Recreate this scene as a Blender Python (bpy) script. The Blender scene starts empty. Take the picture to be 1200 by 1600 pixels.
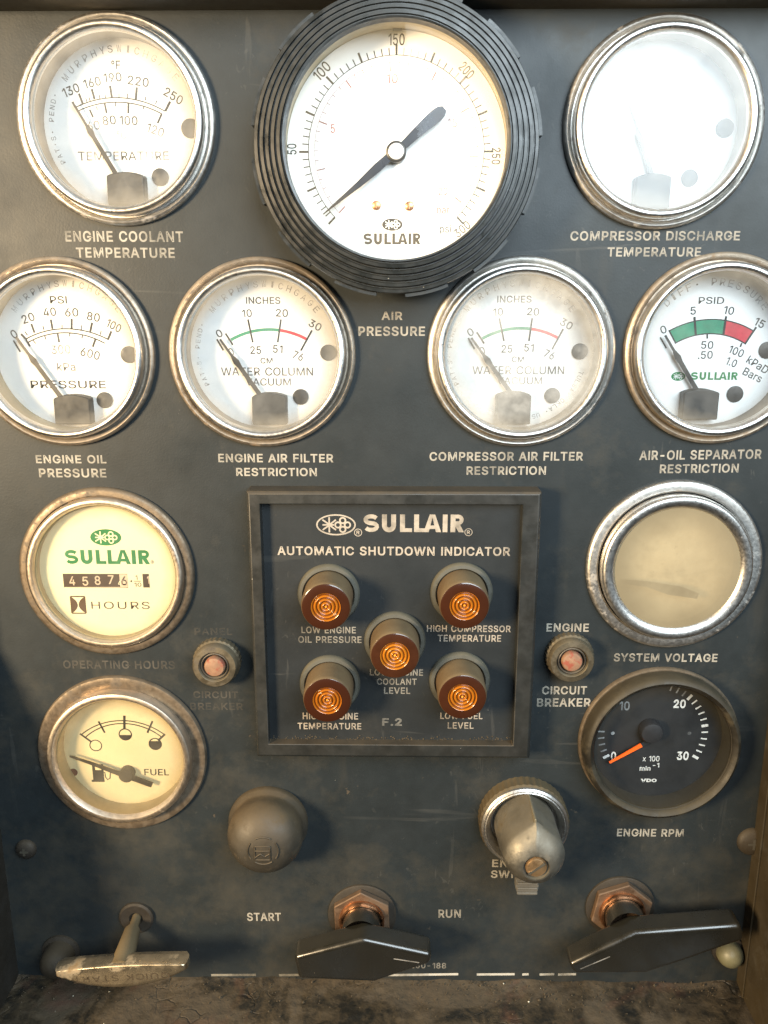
import bpy, bmesh, math, random
from mathutils import Vector, Matrix, Euler

# ------------------------------------------------------------------ camera, world, lamps, exposure
C = bpy.context.scene.collection
scene = bpy.context.scene
MM = 0.001
CAM_D = 310.0                      # camera distance from the panel face, mm
FPX = 1320.0                       # focal length in photo pixels (1200 x 1600)
cam_d = bpy.data.cameras.new('camera')
cam = bpy.data.objects.new('camera', cam_d)
C.objects.link(cam)
cam_d.sensor_fit = 'VERTICAL'
cam_d.sensor_height = 24.0
cam_d.lens = 24.0 * FPX / 1600.0
cam_d.clip_start = 0.005
cam_d.clip_end = 50
cam.location = (0, -CAM_D * MM, 0)
CAM_ROT = Euler((math.radians(90 - 14.04), 0, math.radians(0.74)))
cam.rotation_euler = CAM_ROT
scene.camera = cam

w = bpy.data.worlds.new('World')
scene.world = w
w.use_nodes = True
wn = w.node_tree
bg = wn.nodes['Background']
tc = wn.nodes.new('ShaderNodeTexCoord')
sx = wn.nodes.new('ShaderNodeSeparateXYZ')
wn.links.new(tc.outputs['Generated'], sx.inputs[0])
def ramp(nt, src, stops):
    r = nt.nodes.new('ShaderNodeValToRGB')
    e = r.color_ramp.elements
    while len(e) < len(stops): e.new(0.5)
    for i, (p, c) in enumerate(stops):
        e[i].position = p
        e[i].color = (c[0], c[1], c[2], 1)
    nt.links.new(src, r.inputs[0])
    return r
mr = wn.nodes.new('ShaderNodeMapRange'); mr.inputs[1].default_value = -1; mr.inputs[2].default_value = 1
wn.links.new(sx.outputs['X'], mr.inputs[0])
rx = ramp(wn, mr.outputs[0], [(0.0, (1.15, .72, .38)), (0.5, (.86, .86, .86)), (1.0, (.66, .90, 1.2))])
mz = wn.nodes.new('ShaderNodeMapRange'); mz.inputs[1].default_value = -1; mz.inputs[2].default_value = 1
wn.links.new(sx.outputs['Z'], mz.inputs[0])
rz = ramp(wn, mz.outputs[0], [(0.0, (.03, .03, .03)), (0.42, (.10, .095, .085)), (0.55, (.55, .55, .55)), (1.0, (.8, .8, .8))])
mx = wn.nodes.new('ShaderNodeMixRGB'); mx.blend_type = 'MULTIPLY'; mx.inputs[0].default_value = 1
wn.links.new(rx.outputs[0], mx.inputs[1]); wn.links.new(rz.outputs[0], mx.inputs[2])
wn.links.new(mx.outputs[0], bg.inputs[0])
bg.inputs[1].default_value = 0.14

def area(name, loc, target, sx_, sy_, power, color):
    l = bpy.data.lights.new(name, 'AREA')
    l.shape = 'RECTANGLE'; l.size = sx_; l.size_y = sy_
    l.energy = power; l.color = color
    o = bpy.data.objects.new(name, l)
    C.objects.link(o)
    o.location = loc
    o.rotation_euler = (Vector(target) - Vector(loc)).to_track_quat('-Z', 'Y').to_euler()
    return o
area('window_light', (0.31, -0.60, 0.29), (0.05, 0, 0.02), 0.66, 0.48, 9.6, (0.80, 0.93, 1.0))
area('warm_lamp', (-0.64, -0.64, 0.06), (-0.09, 0, -0.07), 0.20, 0.20, 17.0, (1.0, 0.75, 0.45))

vs = scene.view_settings
vs.view_transform = 'Standard'
vs.look = 'None'
vs.gamma = 1
vs.exposure = 0.48
vs.use_curve_mapping = False
scene.cycles.max_bounces = 8
scene.cycles.transparent_max_bounces = 16
scene.cycles.caustics_reflective = False
scene.cycles.caustics_refractive = False

# ------------------------------------------------------------------ helpers
random.seed(7)
_R = CAM_ROT.to_matrix()
def P(x, y, h=0.0):
    """spot on the plane h mm in front of the panel seen at photo pixel x, y; panel millimetres"""
    d = _R @ Vector(((x - 600) / FPX, -(y - 800) / FPX, -1))
    t = (CAM_D - h) / d.y
    return Vector((d.x * t, d.z * t))
def scl(x, y, h=0.0):
    a = P(x - 5, y, h); b = P(x + 5, y, h); c = P(x, y - 5, h); d = P(x, y + 5, h)
    return (b - a).length / 10, (c - d).length / 10

class MB:
    """collects shapes in millimetres: x right, y up, z out of the panel"""
    def __init__(s): s.v = []; s.f = []; s.m = []
    def add(s, vs_, fs, m=0):
        o = len(s.v)
        s.v += [tuple(q) for q in vs_]
        for f in fs:
            s.f.append([i + o for i in f]); s.m.append(m)
    def lathe(s, prof, seg=96, c=(0, 0), m=0, capin=False, capout=False, mod=None):
        n = len(prof); vs_ = []; fs = []
        for k in range(seg):
            a = 2 * math.pi * k / seg; ca, sa = math.cos(a), math.sin(a)
            for (r, z) in prof:
                rr = r if mod is None else mod(r, a)
                vs_.append((c[0] + rr * ca, c[1] + rr * sa, z))
        for k in range(seg):
            k2 = (k + 1) % seg
            for i in range(n - 1):
                fs.append([k * n + i, k2 * n + i, k2 * n + i + 1, k * n + i + 1])
        if capin: fs.append([k * n + n - 1 for k in range(seg)])
        if capout: fs.append([k * n for k in range(seg)][::-1])
        s.add(vs_, fs, m)
    def disc(s, c, r, z, m=0, seg=64, ry=None):
        ry = r if ry is None else ry
        s.add([(c[0] + r * math.cos(2 * math.pi * k / seg), c[1] + ry * math.sin(2 * math.pi * k / seg), z) for k in range(seg)], [list(range(seg))], m)
    def arc(s, c, r0, r1, a0, a1, z, m=0, n=40, ky=1.0):
        vs_ = []; fs = []
        for k in range(n + 1):
            a = a0 + (a1 - a0) * k / n
            for r in (r0, r1): vs_.append((c[0] + r * math.cos(a), c[1] + r * ky * math.sin(a), z))
        for k in range(n): fs.append([2 * k, 2 * k + 1, 2 * k + 3, 2 * k + 2])
        s.add(vs_, fs, m)
    def line(s, a, b, wd, z, m=0, wd2=None):
        a = Vector(a[:2]); b = Vector(b[:2]); d = (b - a).normalized(); n = Vector((-d.y, d.x))
        w2 = wd if wd2 is None else wd2
        s.add([(*(a + n * wd / 2), z), (*(a - n * wd / 2), z), (*(b - n * w2 / 2), z), (*(b + n * w2 / 2), z)], [[0, 1, 2, 3]], m)
    def poly(s, pts, z, m=0):
        s.add([(p[0], p[1], z) for p in pts], [list(range(len(pts)))], m)
    def prism(s, pts, z0, z1, m=0):
        n = len(pts)
        ar = sum(pts[i][0] * pts[(i + 1) % n][1] - pts[(i + 1) % n][0] * pts[i][1] for i in range(n))
        if ar < 0: pts = pts[::-1]
        vs_ = [(p[0], p[1], z0) for p in pts] + [(p[0], p[1], z1) for p in pts]
        fs = [list(range(n))[::-1], list(range(n, 2 * n))] + [[i, (i + 1) % n, n + (i + 1) % n, n + i] for i in range(n)]
        s.add(vs_, fs, m)
    def box(s, x0, x1, y0, y1, z0, z1, m=0):
        s.prism([(x0, y0), (x1, y0), (x1, y1), (x0, y1)], z0, z1, m)
    def tube(s, pts, rad, seg=12, m=0):
        rings = []
        for i, p in enumerate(pts):
            p = Vector(p)
            d = (Vector(pts[min(i + 1, len(pts) - 1)]) - Vector(pts[max(i - 1, 0)])).normalized()
            up = Vector((0, 0, 1)) if abs(d.z) < .9 else Vector((1, 0, 0))
            a = d.cross(up).normalized(); b = d.cross(a)
            r = rad[i] if isinstance(rad, (list, tuple)) else rad
            rings.append([p + (a * math.cos(2 * math.pi * k / seg) + b * math.sin(2 * math.pi * k / seg)) * r for k in range(seg)])
        vs_ = [q for rg in rings for q in rg]; fs = []
        for i in range(len(pts) - 1):
            for k in range(seg):
                k2 = (k + 1) % seg
                fs.append([i * seg + k, i * seg + k2, (i + 1) * seg + k2, (i + 1) * seg + k])
        fs.append(list(range(seg))); fs.append([(len(pts) - 1) * seg + k for k in range(seg)][::-1])
        s.add(vs_, fs, m)
    def text(s, body, cx, cy, wd, ht, z, m=0, rot=0.0, bold=0.0, space=1.0):
        g = glyphs(body, bold, space)
        if g is None: return
        vs_, fs, (x0, x1, y0, y1) = g
        kx = wd / (x1 - x0) if wd else ht / (y1 - y0)
        ky = ht / (y1 - y0)
        ca, sa = math.cos(rot), math.sin(rot); out = []
        for (x, y, gi) in vs_:
            X = (x - (x0 + x1) / 2) * kx; Y = (y - (y0 + y1) / 2) * ky
            out.append((cx + X * ca - Y * sa, cy + X * sa + Y * ca, z + gi * .008))
        s.add(out, fs, m)
    def arctext(s, body, c, r, a_mid, ht, step, z, m=0, bold=0.0, inward=False):
        n = len(body)
        for i, ch in enumerate(body):
            if ch == ' ': continue
            k = i - (n - 1) / 2
            a = a_mid + (k * step if inward else -k * step)
            rot = a + math.pi / 2 if inward else a - math.pi / 2
            wd = ht * (0.3 if ch in "I1.'," else 0.72)
            hh = ht * (0.25 if ch in ".,'" else 1)
            s.text(ch, c[0] + r * math.cos(a), c[1] + r * math.sin(a), wd, hh, z, m, rot, bold)
    def build(s, name, mats, parent=None, smooth=True, bevel=0.0, seg=3, ang=40, weld=False):
        me = bpy.data.meshes.new(name)
        me.from_pydata([(x * MM, y * MM, z * MM) for x, y, z in s.v], [], s.f)
        mats = mats if isinstance(mats, (list, tuple)) else [mats]
        for m in mats: me.materials.append(m)
        me.polygons.foreach_set('material_index', s.m)
        if weld:
            bm = bmesh.new(); bm.from_mesh(me)
            bmesh.ops.remove_doubles(bm, verts=bm.verts, dist=1e-6)
            bm.to_mesh(me); bm.free()
        if smooth:
            me.polygons.foreach_set('use_smooth', [True] * len(me.polygons))
            me.set_sharp_from_angle(angle=math.radians(ang))
        me.update()
        o = bpy.data.objects.new(name, me)
        C.objects.link(o)
        if parent is not None: o.parent = parent
        if bevel > 0:
            b = o.modifiers.new('bevel', 'BEVEL'); b.width = bevel * MM; b.segments = seg
            b.limit_method = 'ANGLE'; b.angle_limit = math.radians(30)
        return o

# letter outlines (thousandths of the type size): advance, contours
FONT = {
    "'": (206, '78,318 70,509 136,509 128,318'),
    ',': (188, '38,-119 68,71 137,71 84,-119'),
    '-': (453, '337,244 337,188 114,188 114,244'),
    '.': (188, '95,-4 83,-3 73,1 63,9 55,18 51,29 50,41 51,53 55,64 63,73 73,81 83,85 95,87 107,85 118,81 128,73 135,64 140,53 141,41 140,29 135,18 128,9 118,1 107,-3'),
    '0': (453, '227,-7 191,-3 158,7 130,24 105,48 85,77 69,113 57,155 50,202 48,254 50,306 57,353 69,395 85,431 106,461 130,484 159,502 191,512 227,516 262,512 295,502 323,484 348,461 368,431 384,395 396,353 403,306 405,254 403,202 396,155 384,113 368,77 348,48 323,24 295,7 263,-3|227,50 250,52 271,60 290,74 306,92 320,116 330,144 338,176 342,213 344,254 342,295 338,332 330,365 320,393 306,416 290,435 271,449 250,457 227,460 203,457 182,449 163,435 147,416 134,393 123,365 115,332 111,295 109,254 111,213 115,176 123,144 134,116 147,92 163,74 182,60 203,52'),
    '1': (330, '276,509 276,0 212,0 212,440 86,358 86,427 198,509'),
    '2': (453, '64,0 64,47 234,229 282,282 294,298 303,312 311,327 316,341 319,356 320,371 319,389 315,405 308,419 298,431 287,441 273,449 258,455 241,458 224,460 205,458 188,454 172,447 159,438 148,427 139,413 132,398 128,381 127,362 66,362 68,391 75,418 86,442 102,464 121,482 143,496 168,507 196,513 225,516 254,513 281,507 306,497 328,482 346,465 361,445 372,423 379,398 381,372 380,354 377,336 371,318 363,299 351,280 336,259 267,180 153,60 153,57 389,57 389,0'),
    '3': (453, '218,-7 188,-5 159,1 133,10 108,22 88,38 70,57 57,79 48,104 44,132 109,132 112,115 118,100 126,87 137,76 150,66 165,59 182,54 200,51 219,50 239,51 258,55 275,61 291,69 304,80 315,93 323,108 328,125 329,145 328,163 323,180 316,196 306,211 292,223 275,234 254,241 229,246 201,248 157,248 157,299 288,448 288,452 70,452 70,509 372,509 372,461 211,278 211,289 247,290 279,286 308,276 333,262 354,244 371,222 383,198 391,173 393,145 390,116 383,90 370,66 354,45 333,27 309,12 281,2 251,-5'),
    '4': (453, '40,105 40,158 247,509 311,509 109,166 109,163 413,163 413,105|282,0 282,121 282,146 282,318 343,318 343,0'),
    '5': (453, '221,-7 192,-5 165,1 140,11 118,25 99,41 83,60 71,82 63,105 60,130 122,130 125,115 130,102 138,89 148,78 160,68 173,60 188,54 204,51 221,50 241,51 259,56 276,64 291,75 304,89 314,104 322,122 326,141 328,162 326,183 321,203 314,221 303,237 290,251 275,262 257,270 238,275 218,277 201,276 184,273 167,268 152,262 139,255 128,246 67,253 96,509 366,509 366,452 151,452 134,301 136,301 148,311 162,318 178,325 194,330 212,333 229,334 252,332 274,328 294,321 313,311 330,299 345,285 358,269 370,251 379,231 386,210 390,187 391,163 388,132 381,102 369,76 352,52 332,32 309,15 282,3 253,-4'),
    '6': (453, '226,-7 196,-4 168,3 142,15 119,31 100,51 84,74 73,101 66,130 64,162 65,187 71,212 80,239 93,268 112,302 137,340 252,509 322,509 151,261 145,261 151,270 157,279 165,288 174,295 184,302 196,307 208,311 221,313 235,314 265,312 291,305 316,295 337,280 355,262 370,240 380,215 387,187 389,157 387,127 379,98 368,73 352,50 333,30 310,14 284,3 257,-4|226,48 245,50 263,55 279,63 293,73 304,86 314,101 322,119 326,137 327,157 326,178 322,196 314,213 304,228 293,241 279,251 263,259 245,264 226,265 207,264 190,259 174,252 160,241 148,229 138,214 131,197 126,179 125,158 126,138 131,119 138,102 148,86 160,73 174,63 190,55 207,50'),
    '7': (453, '97,0 323,448 323,452 62,452 62,509 391,509 391,449 165,0'),
    '8': (453, '226,-7 193,-5 163,1 136,11 111,25 91,42 74,62 62,84 54,109 52,135 53,156 58,176 65,195 75,212 87,228 101,241 117,252 134,260 153,265 153,267 129,276 109,289 93,308 80,330 73,354 70,380 73,405 79,429 90,450 106,469 124,485 146,498 170,508 197,514 226,516 255,514 282,508 306,498 328,485 346,469 361,450 373,429 379,405 382,380 379,354 372,330 359,308 343,289 323,276 300,267 300,265 319,260 335,252 351,241 365,228 377,212 387,195 395,176 399,156 401,135 398,109 391,84 378,62 362,42 341,25 317,11 289,1 259,-5|226,49 248,50 267,54 285,60 300,69 313,79 323,91 331,106 335,121 337,139 335,157 330,173 322,189 312,202 298,213 283,223 265,230 247,234 226,235 206,234 187,230 169,223 154,213 140,202 130,189 122,173 117,157 115,139 117,121 121,106 129,91 139,79 152,69 167,60 185,54 205,50|226,290 244,291 260,294 274,300 287,308 298,318 307,330 314,344 318,359 319,376 318,392 314,407 308,420 299,432 288,442 275,449 260,455 244,459 226,460 208,459 192,455 177,449 164,442 153,432 145,420 138,407 134,392 133,376 134,359 138,344 145,330 154,318 165,308 178,300 193,294 209,291'),
    '9': (453, '226,516 256,513 285,506 310,494 333,478 352,458 368,434 380,408 387,378 389,347 387,322 382,296 373,270 359,240 340,207 315,168 200,0 130,0 301,248 307,248 302,238 295,229 287,221 278,214 268,207 257,202 245,198 232,195 218,195 188,197 161,203 137,214 116,229 98,247 83,269 72,294 66,321 64,352 66,382 73,411 85,436 101,459 120,479 143,494 168,506 196,513|226,460 207,459 190,454 174,446 160,435 148,423 138,407 131,390 127,372 125,352 127,331 131,313 138,295 148,280 160,268 174,257 190,250 207,245 226,243 245,245 263,249 279,257 293,267 305,280 314,295 322,312 326,330 327,350 326,371 322,390 314,407 305,422 293,435 279,446 263,454 245,459'),
    'A': (480, '16,0 201,509 276,509 463,0 395,0 287,302 264,372 232,478 245,478 213,371 191,302 85,0|110,142 110,199 370,199 370,142'),
    'B': (456, '60,0 60,509 241,509 274,507 304,501 329,491 350,477 367,461 381,442 390,421 396,398 398,374 397,353 393,336 387,320 378,307 368,295 356,286 343,278 329,272 315,267 315,262 331,260 347,254 363,245 378,234 391,220 402,203 411,184 416,161 418,136 416,111 410,88 400,67 386,48 368,31 344,18 317,8 284,2 247,0|125,57 245,57 281,60 309,67 330,80 344,96 353,115 355,137 354,153 350,169 342,184 333,197 320,209 306,218 289,225 269,229 248,231 125,231|125,285 238,285 256,287 273,290 288,296 302,304 314,314 323,326 330,340 335,355 336,372 333,393 326,412 313,429 294,442 270,449 240,452 125,452'),
    'C': (510, '267,-7 225,-3 186,7 150,25 119,49 92,79 70,115 53,157 44,203 40,254 44,305 53,352 70,393 92,429 119,459 150,484 186,501 225,512 267,516 293,514 317,511 340,504 362,496 383,485 402,471 419,456 435,438 448,418 459,397 467,373 473,348 408,348 404,365 397,380 389,395 380,407 369,418 357,428 344,437 330,444 315,449 300,453 284,455 267,456 237,453 209,445 184,432 161,414 141,391 125,364 113,332 106,295 103,254 106,213 113,177 125,145 141,117 161,94 184,76 210,63 237,56 267,53 284,54 300,56 315,60 330,65 344,72 357,81 369,90 380,102 389,114 397,128 404,144 408,160 473,160 467,135 459,112 448,91 435,71 420,53 402,38 383,24 363,13 341,5 317,-2 293,-6'),
    'D': (502, '219,0 96,0 96,57 215,57 254,60 288,68 318,81 343,99 363,122 379,149 390,181 397,216 399,255 397,294 390,329 379,361 364,388 344,410 320,428 291,441 258,449 221,452 93,452 93,509 225,509 273,505 315,495 353,478 385,455 412,426 433,391 449,351 458,306 462,255 458,205 449,159 433,119 411,83 384,54 351,31 312,14 268,3|125,509 125,0 60,0 60,509'),
    'E': (419, '60,0 60,509 372,509 372,452 125,452 125,286 355,286 355,229 125,229 125,57 375,57 375,0'),
    'F': (410, '60,0 60,509 369,509 369,452 125,452 125,278 346,278 346,221 125,221 125,0'),
    'G': (520, '269,-7 225,-3 185,7 149,25 118,49 91,79 69,116 53,157 43,203 40,254 43,305 53,352 69,393 91,429 117,459 149,484 184,501 223,512 265,516 291,514 316,510 340,504 363,494 384,483 403,469 421,453 436,436 449,416 460,395 468,373 474,349 408,349 402,365 395,379 387,393 378,406 368,417 356,427 344,436 330,443 315,448 300,453 283,455 265,456 236,453 209,445 183,432 160,414 141,392 125,364 113,332 106,295 103,254 106,213 113,177 125,145 141,117 161,95 184,76 210,63 238,56 269,53 296,55 322,61 345,71 365,85 382,102 396,123 407,147 413,173 415,202 434,199 283,199 283,256 478,256 478,200 475,160 466,124 451,91 431,62 406,38 377,19 344,5 308,-4'),
    'H': (517, '60,0 60,509 125,509 125,289 392,289 392,509 457,509 457,0 392,0 392,232 125,232 125,0'),
    'I': (170, '53,509 117,509 117,0 53,0'),
    'K': (467, '104,145 104,216 139,261 174,303 212,344 364,509 448,509 231,276 228,276|60,0 60,509 125,509 125,334 124,225 125,193 125,0|372,0 188,259 228,309 449,0'),
    'L': (393, '60,0 60,509 125,509 125,57 361,57 361,0'),
    'M': (628, '60,0 60,509 152,509 277,187 287,159 299,123 311,84 322,49 307,49 318,83 330,121 342,158 352,187 476,509 568,509 568,0 504,0 504,291 504,327 505,369 506,413 507,457 513,457 498,409 482,363 467,322 456,291 342,0 286,0 170,291 159,321 145,361 129,408 112,457 119,457 120,416 121,372 122,328 122,291 122,0'),
    'N': (523, '60,0 60,509 136,509 343,183 363,151 388,107 414,55 405,54 401,108 399,157 399,195 399,509 463,509 463,0 387,0 202,290 177,331 148,381 108,452 119,454 122,384 124,328 125,291 125,0'),
    'O': (533, '267,-7 225,-3 186,7 150,25 119,49 92,79 70,115 53,157 44,203 40,254 44,305 53,352 70,393 92,429 119,459 150,484 186,501 225,512 267,516 309,512 348,501 384,484 415,459 442,429 464,393 480,352 490,305 493,254 490,203 480,157 464,115 442,79 415,49 384,25 348,7 309,-3|267,53 296,55 324,63 349,76 372,94 392,116 408,144 420,176 428,213 430,254 428,295 420,332 408,365 392,392 372,415 349,433 324,446 296,453 267,456 237,453 210,445 184,433 161,415 142,392 125,364 113,332 106,295 103,254 106,213 113,176 125,144 142,117 161,94 184,76 210,63 237,55'),
    'P': (445, '60,0 60,509 235,509 272,506 305,499 332,487 356,471 375,452 390,430 400,404 407,377 409,348 407,318 400,291 390,265 375,243 356,223 332,207 305,195 272,188 235,186 109,186 109,242 233,242 257,244 279,248 297,256 312,266 324,279 333,294 339,310 343,328 344,348 343,367 339,385 333,402 324,416 312,428 297,439 279,446 257,451 232,452 125,452 125,0'),
    'Q': (533, '245,159 313,159 369,85 384,65 468,-48 401,-48 346,27 331,46|267,-7 225,-3 186,7 150,25 119,49 92,79 70,115 53,157 44,203 40,254 44,305 53,352 70,393 92,429 119,459 150,484 186,501 225,512 267,516 309,512 348,501 384,484 415,459 442,429 464,393 480,352 490,305 493,254 490,203 480,157 464,115 442,79 415,49 384,25 348,7 309,-3|267,53 296,55 324,63 349,76 372,94 392,116 408,144 420,176 428,213 430,254 428,295 420,332 408,365 392,392 372,415 349,433 324,446 296,453 267,456 237,453 210,445 184,433 161,415 142,392 125,364 113,332 106,295 103,254 106,213 113,176 125,144 142,117 161,94 184,76 210,63 237,55'),
    'R': (449, '60,0 60,509 236,509 273,506 305,500 333,489 356,473 376,455 390,433 401,408 407,381 409,352 407,323 401,296 390,271 376,250 356,232 333,217 305,206 273,200 236,198 96,198 96,255 234,255 258,256 280,260 298,267 313,276 325,287 334,300 340,316 344,333 345,352 344,371 340,389 334,405 325,419 313,430 298,440 279,446 258,451 233,452 125,452 125,0|353,0 230,229 303,229 428,0'),
    'S': (447, '224,-9 188,-7 156,-1 128,9 102,23 81,40 64,60 51,83 42,109 38,137 104,137 108,118 114,102 123,88 136,76 150,66 166,59 185,53 204,50 224,49 246,50 267,54 286,60 303,69 317,79 329,92 338,106 344,122 346,139 344,154 340,168 332,179 322,189 310,197 296,205 245,222 184,239 145,253 112,269 86,289 67,313 56,341 52,372 54,400 62,425 75,448 92,468 113,484 138,498 165,508 195,514 227,516 259,514 289,508 316,498 340,484 360,468 377,449 390,427 398,403 401,378 337,378 332,402 320,421 302,437 280,449 254,456 225,459 204,457 185,454 167,448 152,440 139,430 129,418 121,405 117,391 115,376 117,359 122,345 131,334 142,324 155,315 169,308 212,293 264,279 312,264 328,256 344,248 359,238 372,226 384,213 395,198 402,180 407,161 408,139 406,112 399,87 386,64 370,43 349,25 323,11 294,0 261,-7'),
    'T': (449, '32,452 32,509 417,509 417,452 257,452 257,0 193,0 193,452'),
    'U': (517, '259,-8 220,-6 186,2 154,15 126,33 103,55 85,80 71,108 63,140 60,173 60,509 124,509 124,178 126,155 132,133 141,113 153,95 169,80 187,68 208,59 232,53 259,52 285,53 309,59 331,68 349,80 364,95 377,113 385,133 391,155 393,178 393,509 457,509 457,173 454,140 446,108 433,80 414,55 391,33 363,15 332,2 297,-6'),
    'V': (480, '204,0 16,509 84,509 192,206 215,137 248,31 235,31 267,138 290,206 395,509 463,509 278,0'),
    'W': (686, '155,0 16,509 82,509 163,196 175,145 187,94 197,40 189,40 200,94 211,145 224,196 306,509 380,509 462,196 474,145 486,94 497,40 488,40 499,94 510,145 523,196 603,509 670,509 530,0 455,0 368,323 351,391 336,475 350,475 335,395 318,323 230,0'),
    'X': (474, '18,0 217,284 217,236 29,509 104,509 178,400 204,361 223,329 243,292 232,292 252,329 272,361 298,400 374,509 446,509 259,239 259,287 456,0 382,0 292,129 268,165 250,195 230,231 244,231 225,196 206,166 182,129 91,0'),
    'Y': (472, '203,0 203,208 16,509 91,509 192,344 222,292 250,230 224,230 251,293 280,344 381,509 455,509 268,208 268,0'),
    'a': (389, '160,-9 137,-7 115,-3 94,5 76,15 60,29 48,45 38,63 32,84 30,108 32,128 36,146 43,161 53,174 64,184 78,193 92,200 108,206 125,211 178,220 234,227 247,229 257,231 265,235 271,240 274,246 276,255 276,257 275,272 272,285 267,297 260,307 251,315 240,322 227,327 212,330 196,331 178,330 163,327 149,322 137,316 127,309 118,301 110,292 104,283 100,274 41,291 51,313 64,331 79,346 95,358 114,368 133,375 153,380 173,383 194,384 239,379 255,375 271,369 286,360 300,350 312,336 322,320 330,301 335,278 337,251 337,0 277,0 277,52 272,52 252,25 242,16 229,8 215,1 199,-4 181,-7|170,45 192,47 211,51 228,59 242,68 254,80 263,93 270,108 274,122 276,138 276,190 259,182 231,176 200,171 175,168 134,159 122,153 112,147 103,139 97,130 93,118 92,105 93,93 96,82 102,72 109,64 119,57 130,52 142,48 156,46'),
    'b': (424, '229,-8 208,-7 189,-3 172,4 159,12 147,21 138,31 118,59 112,59 112,0 53,0 53,509 114,509 114,319 118,319 137,346 147,355 158,364 171,373 188,379 207,383 229,384 259,382 287,374 313,361 335,342 354,320 370,293 381,261 388,227 390,189 388,151 381,116 370,84 355,57 336,34 313,16 288,3 260,-6|220,47 242,49 262,55 279,66 294,80 306,97 316,117 323,139 327,163 328,189 327,215 323,239 316,261 307,281 295,298 280,311 262,322 243,328 220,330 198,328 178,322 161,312 147,299 134,282 125,263 118,241 114,216 113,189 114,162 118,138 125,115 135,95 147,78 162,65 179,55 198,49'),
    'c': (396, '207,-8 174,-5 144,3 117,16 93,35 72,58 56,85 44,116 37,150 34,187 37,225 44,260 56,291 72,318 93,341 117,360 144,374 174,382 207,384 226,384 243,381 260,377 276,371 291,364 305,356 318,346 330,335 340,322 349,308 356,293 362,277 303,262 290,289 270,311 242,325 207,330 184,328 163,321 145,310 130,296 118,278 108,258 102,236 98,212 96,187 98,163 102,139 108,117 118,97 130,80 145,66 163,55 184,49 207,46 243,52 271,66 292,89 304,117 363,102 357,86 350,70 341,56 331,43 319,32 306,21 292,12 277,5 261,-1 244,-5 226,-7'),
    'i': (167, '53,0 53,379 114,379 114,0|84,443 73,444 63,448 54,455 47,463 43,472 41,483 43,494 47,504 54,512 63,518 73,522 84,524 95,522 105,518 114,512 121,504 125,494 126,483 125,472 121,463 114,455 105,448 95,444'),
    'k': (381, '110,137 110,212 121,212 284,379 360,379 184,199 177,199|53,0 53,509 114,509 114,0|294,0 148,186 191,229 372,0'),
    'm': (610, '53,0 53,379 112,379 112,295 108,295 114,314 122,331 132,346 144,358 158,368 172,376 187,382 203,385 219,386 245,383 268,375 287,361 303,342 314,320 321,295 312,295 318,312 326,329 337,343 350,356 364,366 381,375 398,381 417,385 437,386 458,385 478,380 497,372 514,361 529,346 541,328 550,307 555,283 557,255 557,0 496,0 496,254 493,279 485,298 473,313 456,323 438,329 419,330 402,329 387,326 374,320 363,312 353,302 345,290 340,277 336,263 335,247 335,0 274,0 274,260 272,280 265,297 253,311 238,322 220,328 199,330 185,329 171,326 158,320 145,312 135,302 126,289 119,274 115,257 114,238 114,0'),
    'n': (410, '114,227 114,0 53,0 53,379 112,379 112,287 102,287 116,319 132,344 152,362 175,374 200,382 227,384 252,383 275,377 295,369 313,356 328,340 341,321 350,298 355,271 357,240 357,0 296,0 296,235 293,263 286,286 273,304 256,318 235,326 210,329 192,328 176,324 161,317 147,308 136,297 126,283 119,266 115,248'),
    'p': (424, '53,-143 53,379 112,379 112,319 118,319 137,346 147,355 158,364 171,373 188,379 207,383 229,384 259,382 287,374 313,361 335,342 354,320 370,293 381,261 388,227 390,189 388,151 381,116 370,84 355,57 336,34 313,16 288,3 260,-6 229,-8 208,-7 189,-3 173,4 159,12 147,21 138,31 118,59 114,59 114,-143|220,47 242,49 262,55 279,66 294,80 306,97 316,117 323,139 327,163 328,189 327,215 323,239 316,261 307,281 295,298 280,311 262,322 243,328 220,330 198,328 178,322 161,312 147,299 134,282 125,263 118,241 114,216 113,189 114,162 118,138 125,115 135,95 147,78 162,65 179,55 198,49'),
    'r': (259, '53,0 53,379 112,379 112,321 115,321 124,339 137,354 152,367 171,377 191,383 213,385 229,384 243,384 243,322 230,324 207,326 190,324 174,321 159,315 146,306 135,296 126,284 119,269 115,254 114,237 114,0'),
    's': (365, '182,-8 157,-7 133,-3 112,3 93,12 76,24 62,38 50,54 41,73 36,94 94,107 101,87 111,72 124,60 141,52 160,47 181,45 206,47 227,53 244,62 258,74 265,88 268,103 266,115 262,126 254,136 243,144 229,150 212,155 149,170 118,180 92,192 72,208 58,227 50,249 47,274 49,295 55,314 65,332 79,347 95,360 115,370 137,378 161,383 187,384 212,383 234,379 254,372 271,363 286,352 299,339 309,324 318,308 324,290 268,277 262,291 254,304 243,316 228,325 210,331 187,333 166,331 147,326 131,317 119,305 111,292 109,277 110,264 115,253 124,243 136,235 152,229 172,223 229,209 261,200 287,187 306,171 320,153 328,131 331,107 329,85 323,65 312,47 298,31 281,18 260,6 236,-2 210,-7'),
    'x': (379, '21,0 152,190 29,379 100,379 190,244 282,379 352,379 228,190 358,0 287,0 190,136 91,0'),
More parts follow.
